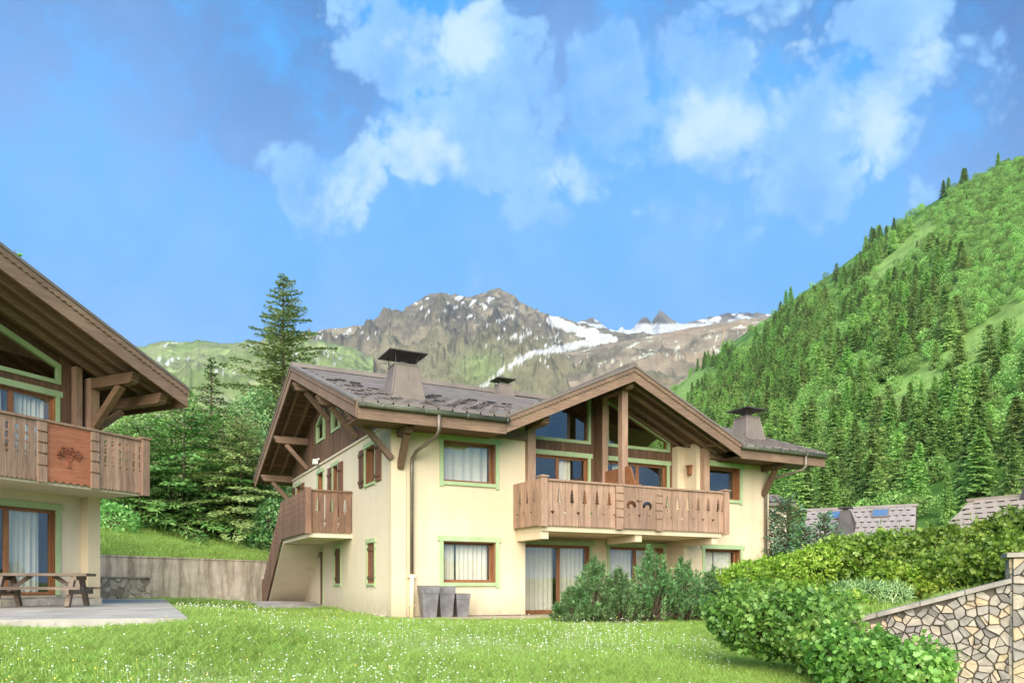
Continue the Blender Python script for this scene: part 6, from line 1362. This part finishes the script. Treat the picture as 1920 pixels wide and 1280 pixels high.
def flower(rad, h, mat):
    V = [(-.0015, 0, 0), (.0015, 0, 0), (0, .0015, h)]; F = [np.array((0, 1, 2))]; V2 = []; k = len(V)
    o = [(rad, 0, 0), (-rad, 0, 0), (0, rad, 0), (0, -rad, 0), (0, 0, rad * .9), (0, 0, -rad * .6)]; V += [(x, y, z + h) for x, y, z in o]; F2 = [(0, 2, 4), (2, 1, 4), (1, 3, 4), (3, 0, 4), (2, 0, 5), (1, 2, 5), (3, 1, 5), (0, 3, 5)]
    return (np.array(V, float), F + [np.array(f) + k for f in F2], mat)
def inside(poly, x, y):
    c = np.zeros(len(x), bool); n = len(poly)
    for i in range(n):
        (x0, y0), (x1, y1) = poly[i], poly[(i + 1) % n]; c ^= ((y0 > y) != (y1 > y)) & (x < (x1 - x0) * (y - y0) / (y1 - y0 + 1e-9) + x0)
    return c
HOUSE = [ch_world(-.1, -.02), ch_world(14.3, -.02), ch_world(14.3, 13.4), ch_world(-.1, 13.4)]
def lawn_points(n, y0, y1, bias, seed):
    g = np.random.default_rng(seed); y = y0 * (y1 / y0) ** (g.random(n) ** bias); px = g.uniform(-160, 1700, n); x = (px - 960) / 1424 * y
    ok = ~inside(pat, x, y) & ~inside(HOUSE, x, y) & ~inside(GP, x, y) & ~inside(GP2, x, y); q = (np.stack([x, y], 1) - RW0) @ RWn; ok &= q < -.15
    return x[ok], y[ok], g
x, y, g = lawn_points(95000, 6.2, 34, .80, 31); z = ground_z(x, y); big = fbm(x * .5, y * .5, 3)
dry = fbm(x * .35 + 11, y * .35 + 3, 4); idx_ = np.where((g.random(len(x)) < .14) | (big > .60), 3, np.where(g.random(len(x)) < sstep(.50, .68, dry) * .8, 4, g.integers(0, 3, len(x))))
instancer('grass', CLUMPS, np.stack([x, y, z], 1), g.uniform(.7, 1.35, len(x)) * np.interp(y, [6, 12, 30], [.9, 1.05, 1.5]) * (.50 + .44 * big), g.random(len(x)) * 6.28, idx_)
x, y, g = lawn_points(10500, 6.2, 32, .80, 32); m = fbm(x * .45 + 4, y * .3, 4); k = g.random(len(x)) < sstep(.38, .66, m) * .85 + .05; x, y, m = x[k], y[k], m[k]; z = ground_z(x, y)
FL_ = [flower(.011, .085, 'clover'), flower(.009, .06, 'clover'), flower(.010, .10, 'yellow')]
instancer('clover_flowers', FL_, np.stack([x, y, z], 1), g.uniform(.8, 1.4, len(x)) * np.interp(y, [6, 12, 30], [.9, 1.1, 1.7]), g.random(len(x)) * 6.28, np.where(g.random(len(x)) < np.where(x < -3, .16, .04), 2, g.integers(0, 2, len(x))))
# bank grass, rougher and longer
g = np.random.default_rng(33); n = 16000; k = g.uniform(2, RWL + 5, n); h = g.uniform(.15, 13, n); bx = RW0[0] + RWd[0] * k + RWn[0] * h; by = RW0[1] + RWd[1] * k + RWn[1] * h
instancer('bank_grass', [gclump(s, 18, .22, .12, .32, .008) for s in (7, 8, 9)], np.stack([bx, by, bank_left(k, h)], 1), g.uniform(.7, 1.4, n), g.random(n) * 6.28, g.integers(0, 3, n))
n = 9000; k = g.uniform(.0, 7, n); h = g.uniform(.4, 11, n); bx = SW0[0] + SWd[0] * k + SWn[0] * h * .75; by = SW0[1] + SWd[1] * k + SWn[1] * h
instancer('garden_grass', [gclump(s, 16, .14, .07, .18, .005) for s in (17, 18, 19)], np.stack([bx, by, bank_right(bx, by)], 1), g.uniform(.7, 1.3, n), g.random(n) * 6.28, g.integers(0, 3, n))

# ================================================================== MOUNTAIN AIR
mb = MB(); mb.box(-9500, 9500, -600, 11500, -14, 2650); hz = mb.build('haze', []); T(hz, kind='stuff')
hm, N, L, p = nodes_of('mountain_air'); N.remove(p); pv = N.new('ShaderNodeVolumePrincipled'); pv.inputs['Color'].default_value = (0.80, 0.90, 1.0, 1); pv.inputs['Density'].default_value = 3.2e-5; pv.inputs['Anisotropy'].default_value = 0.2
L.new(pv.outputs[0], N['Material Output'].inputs['Volume']); hz.data.materials.append(hm)
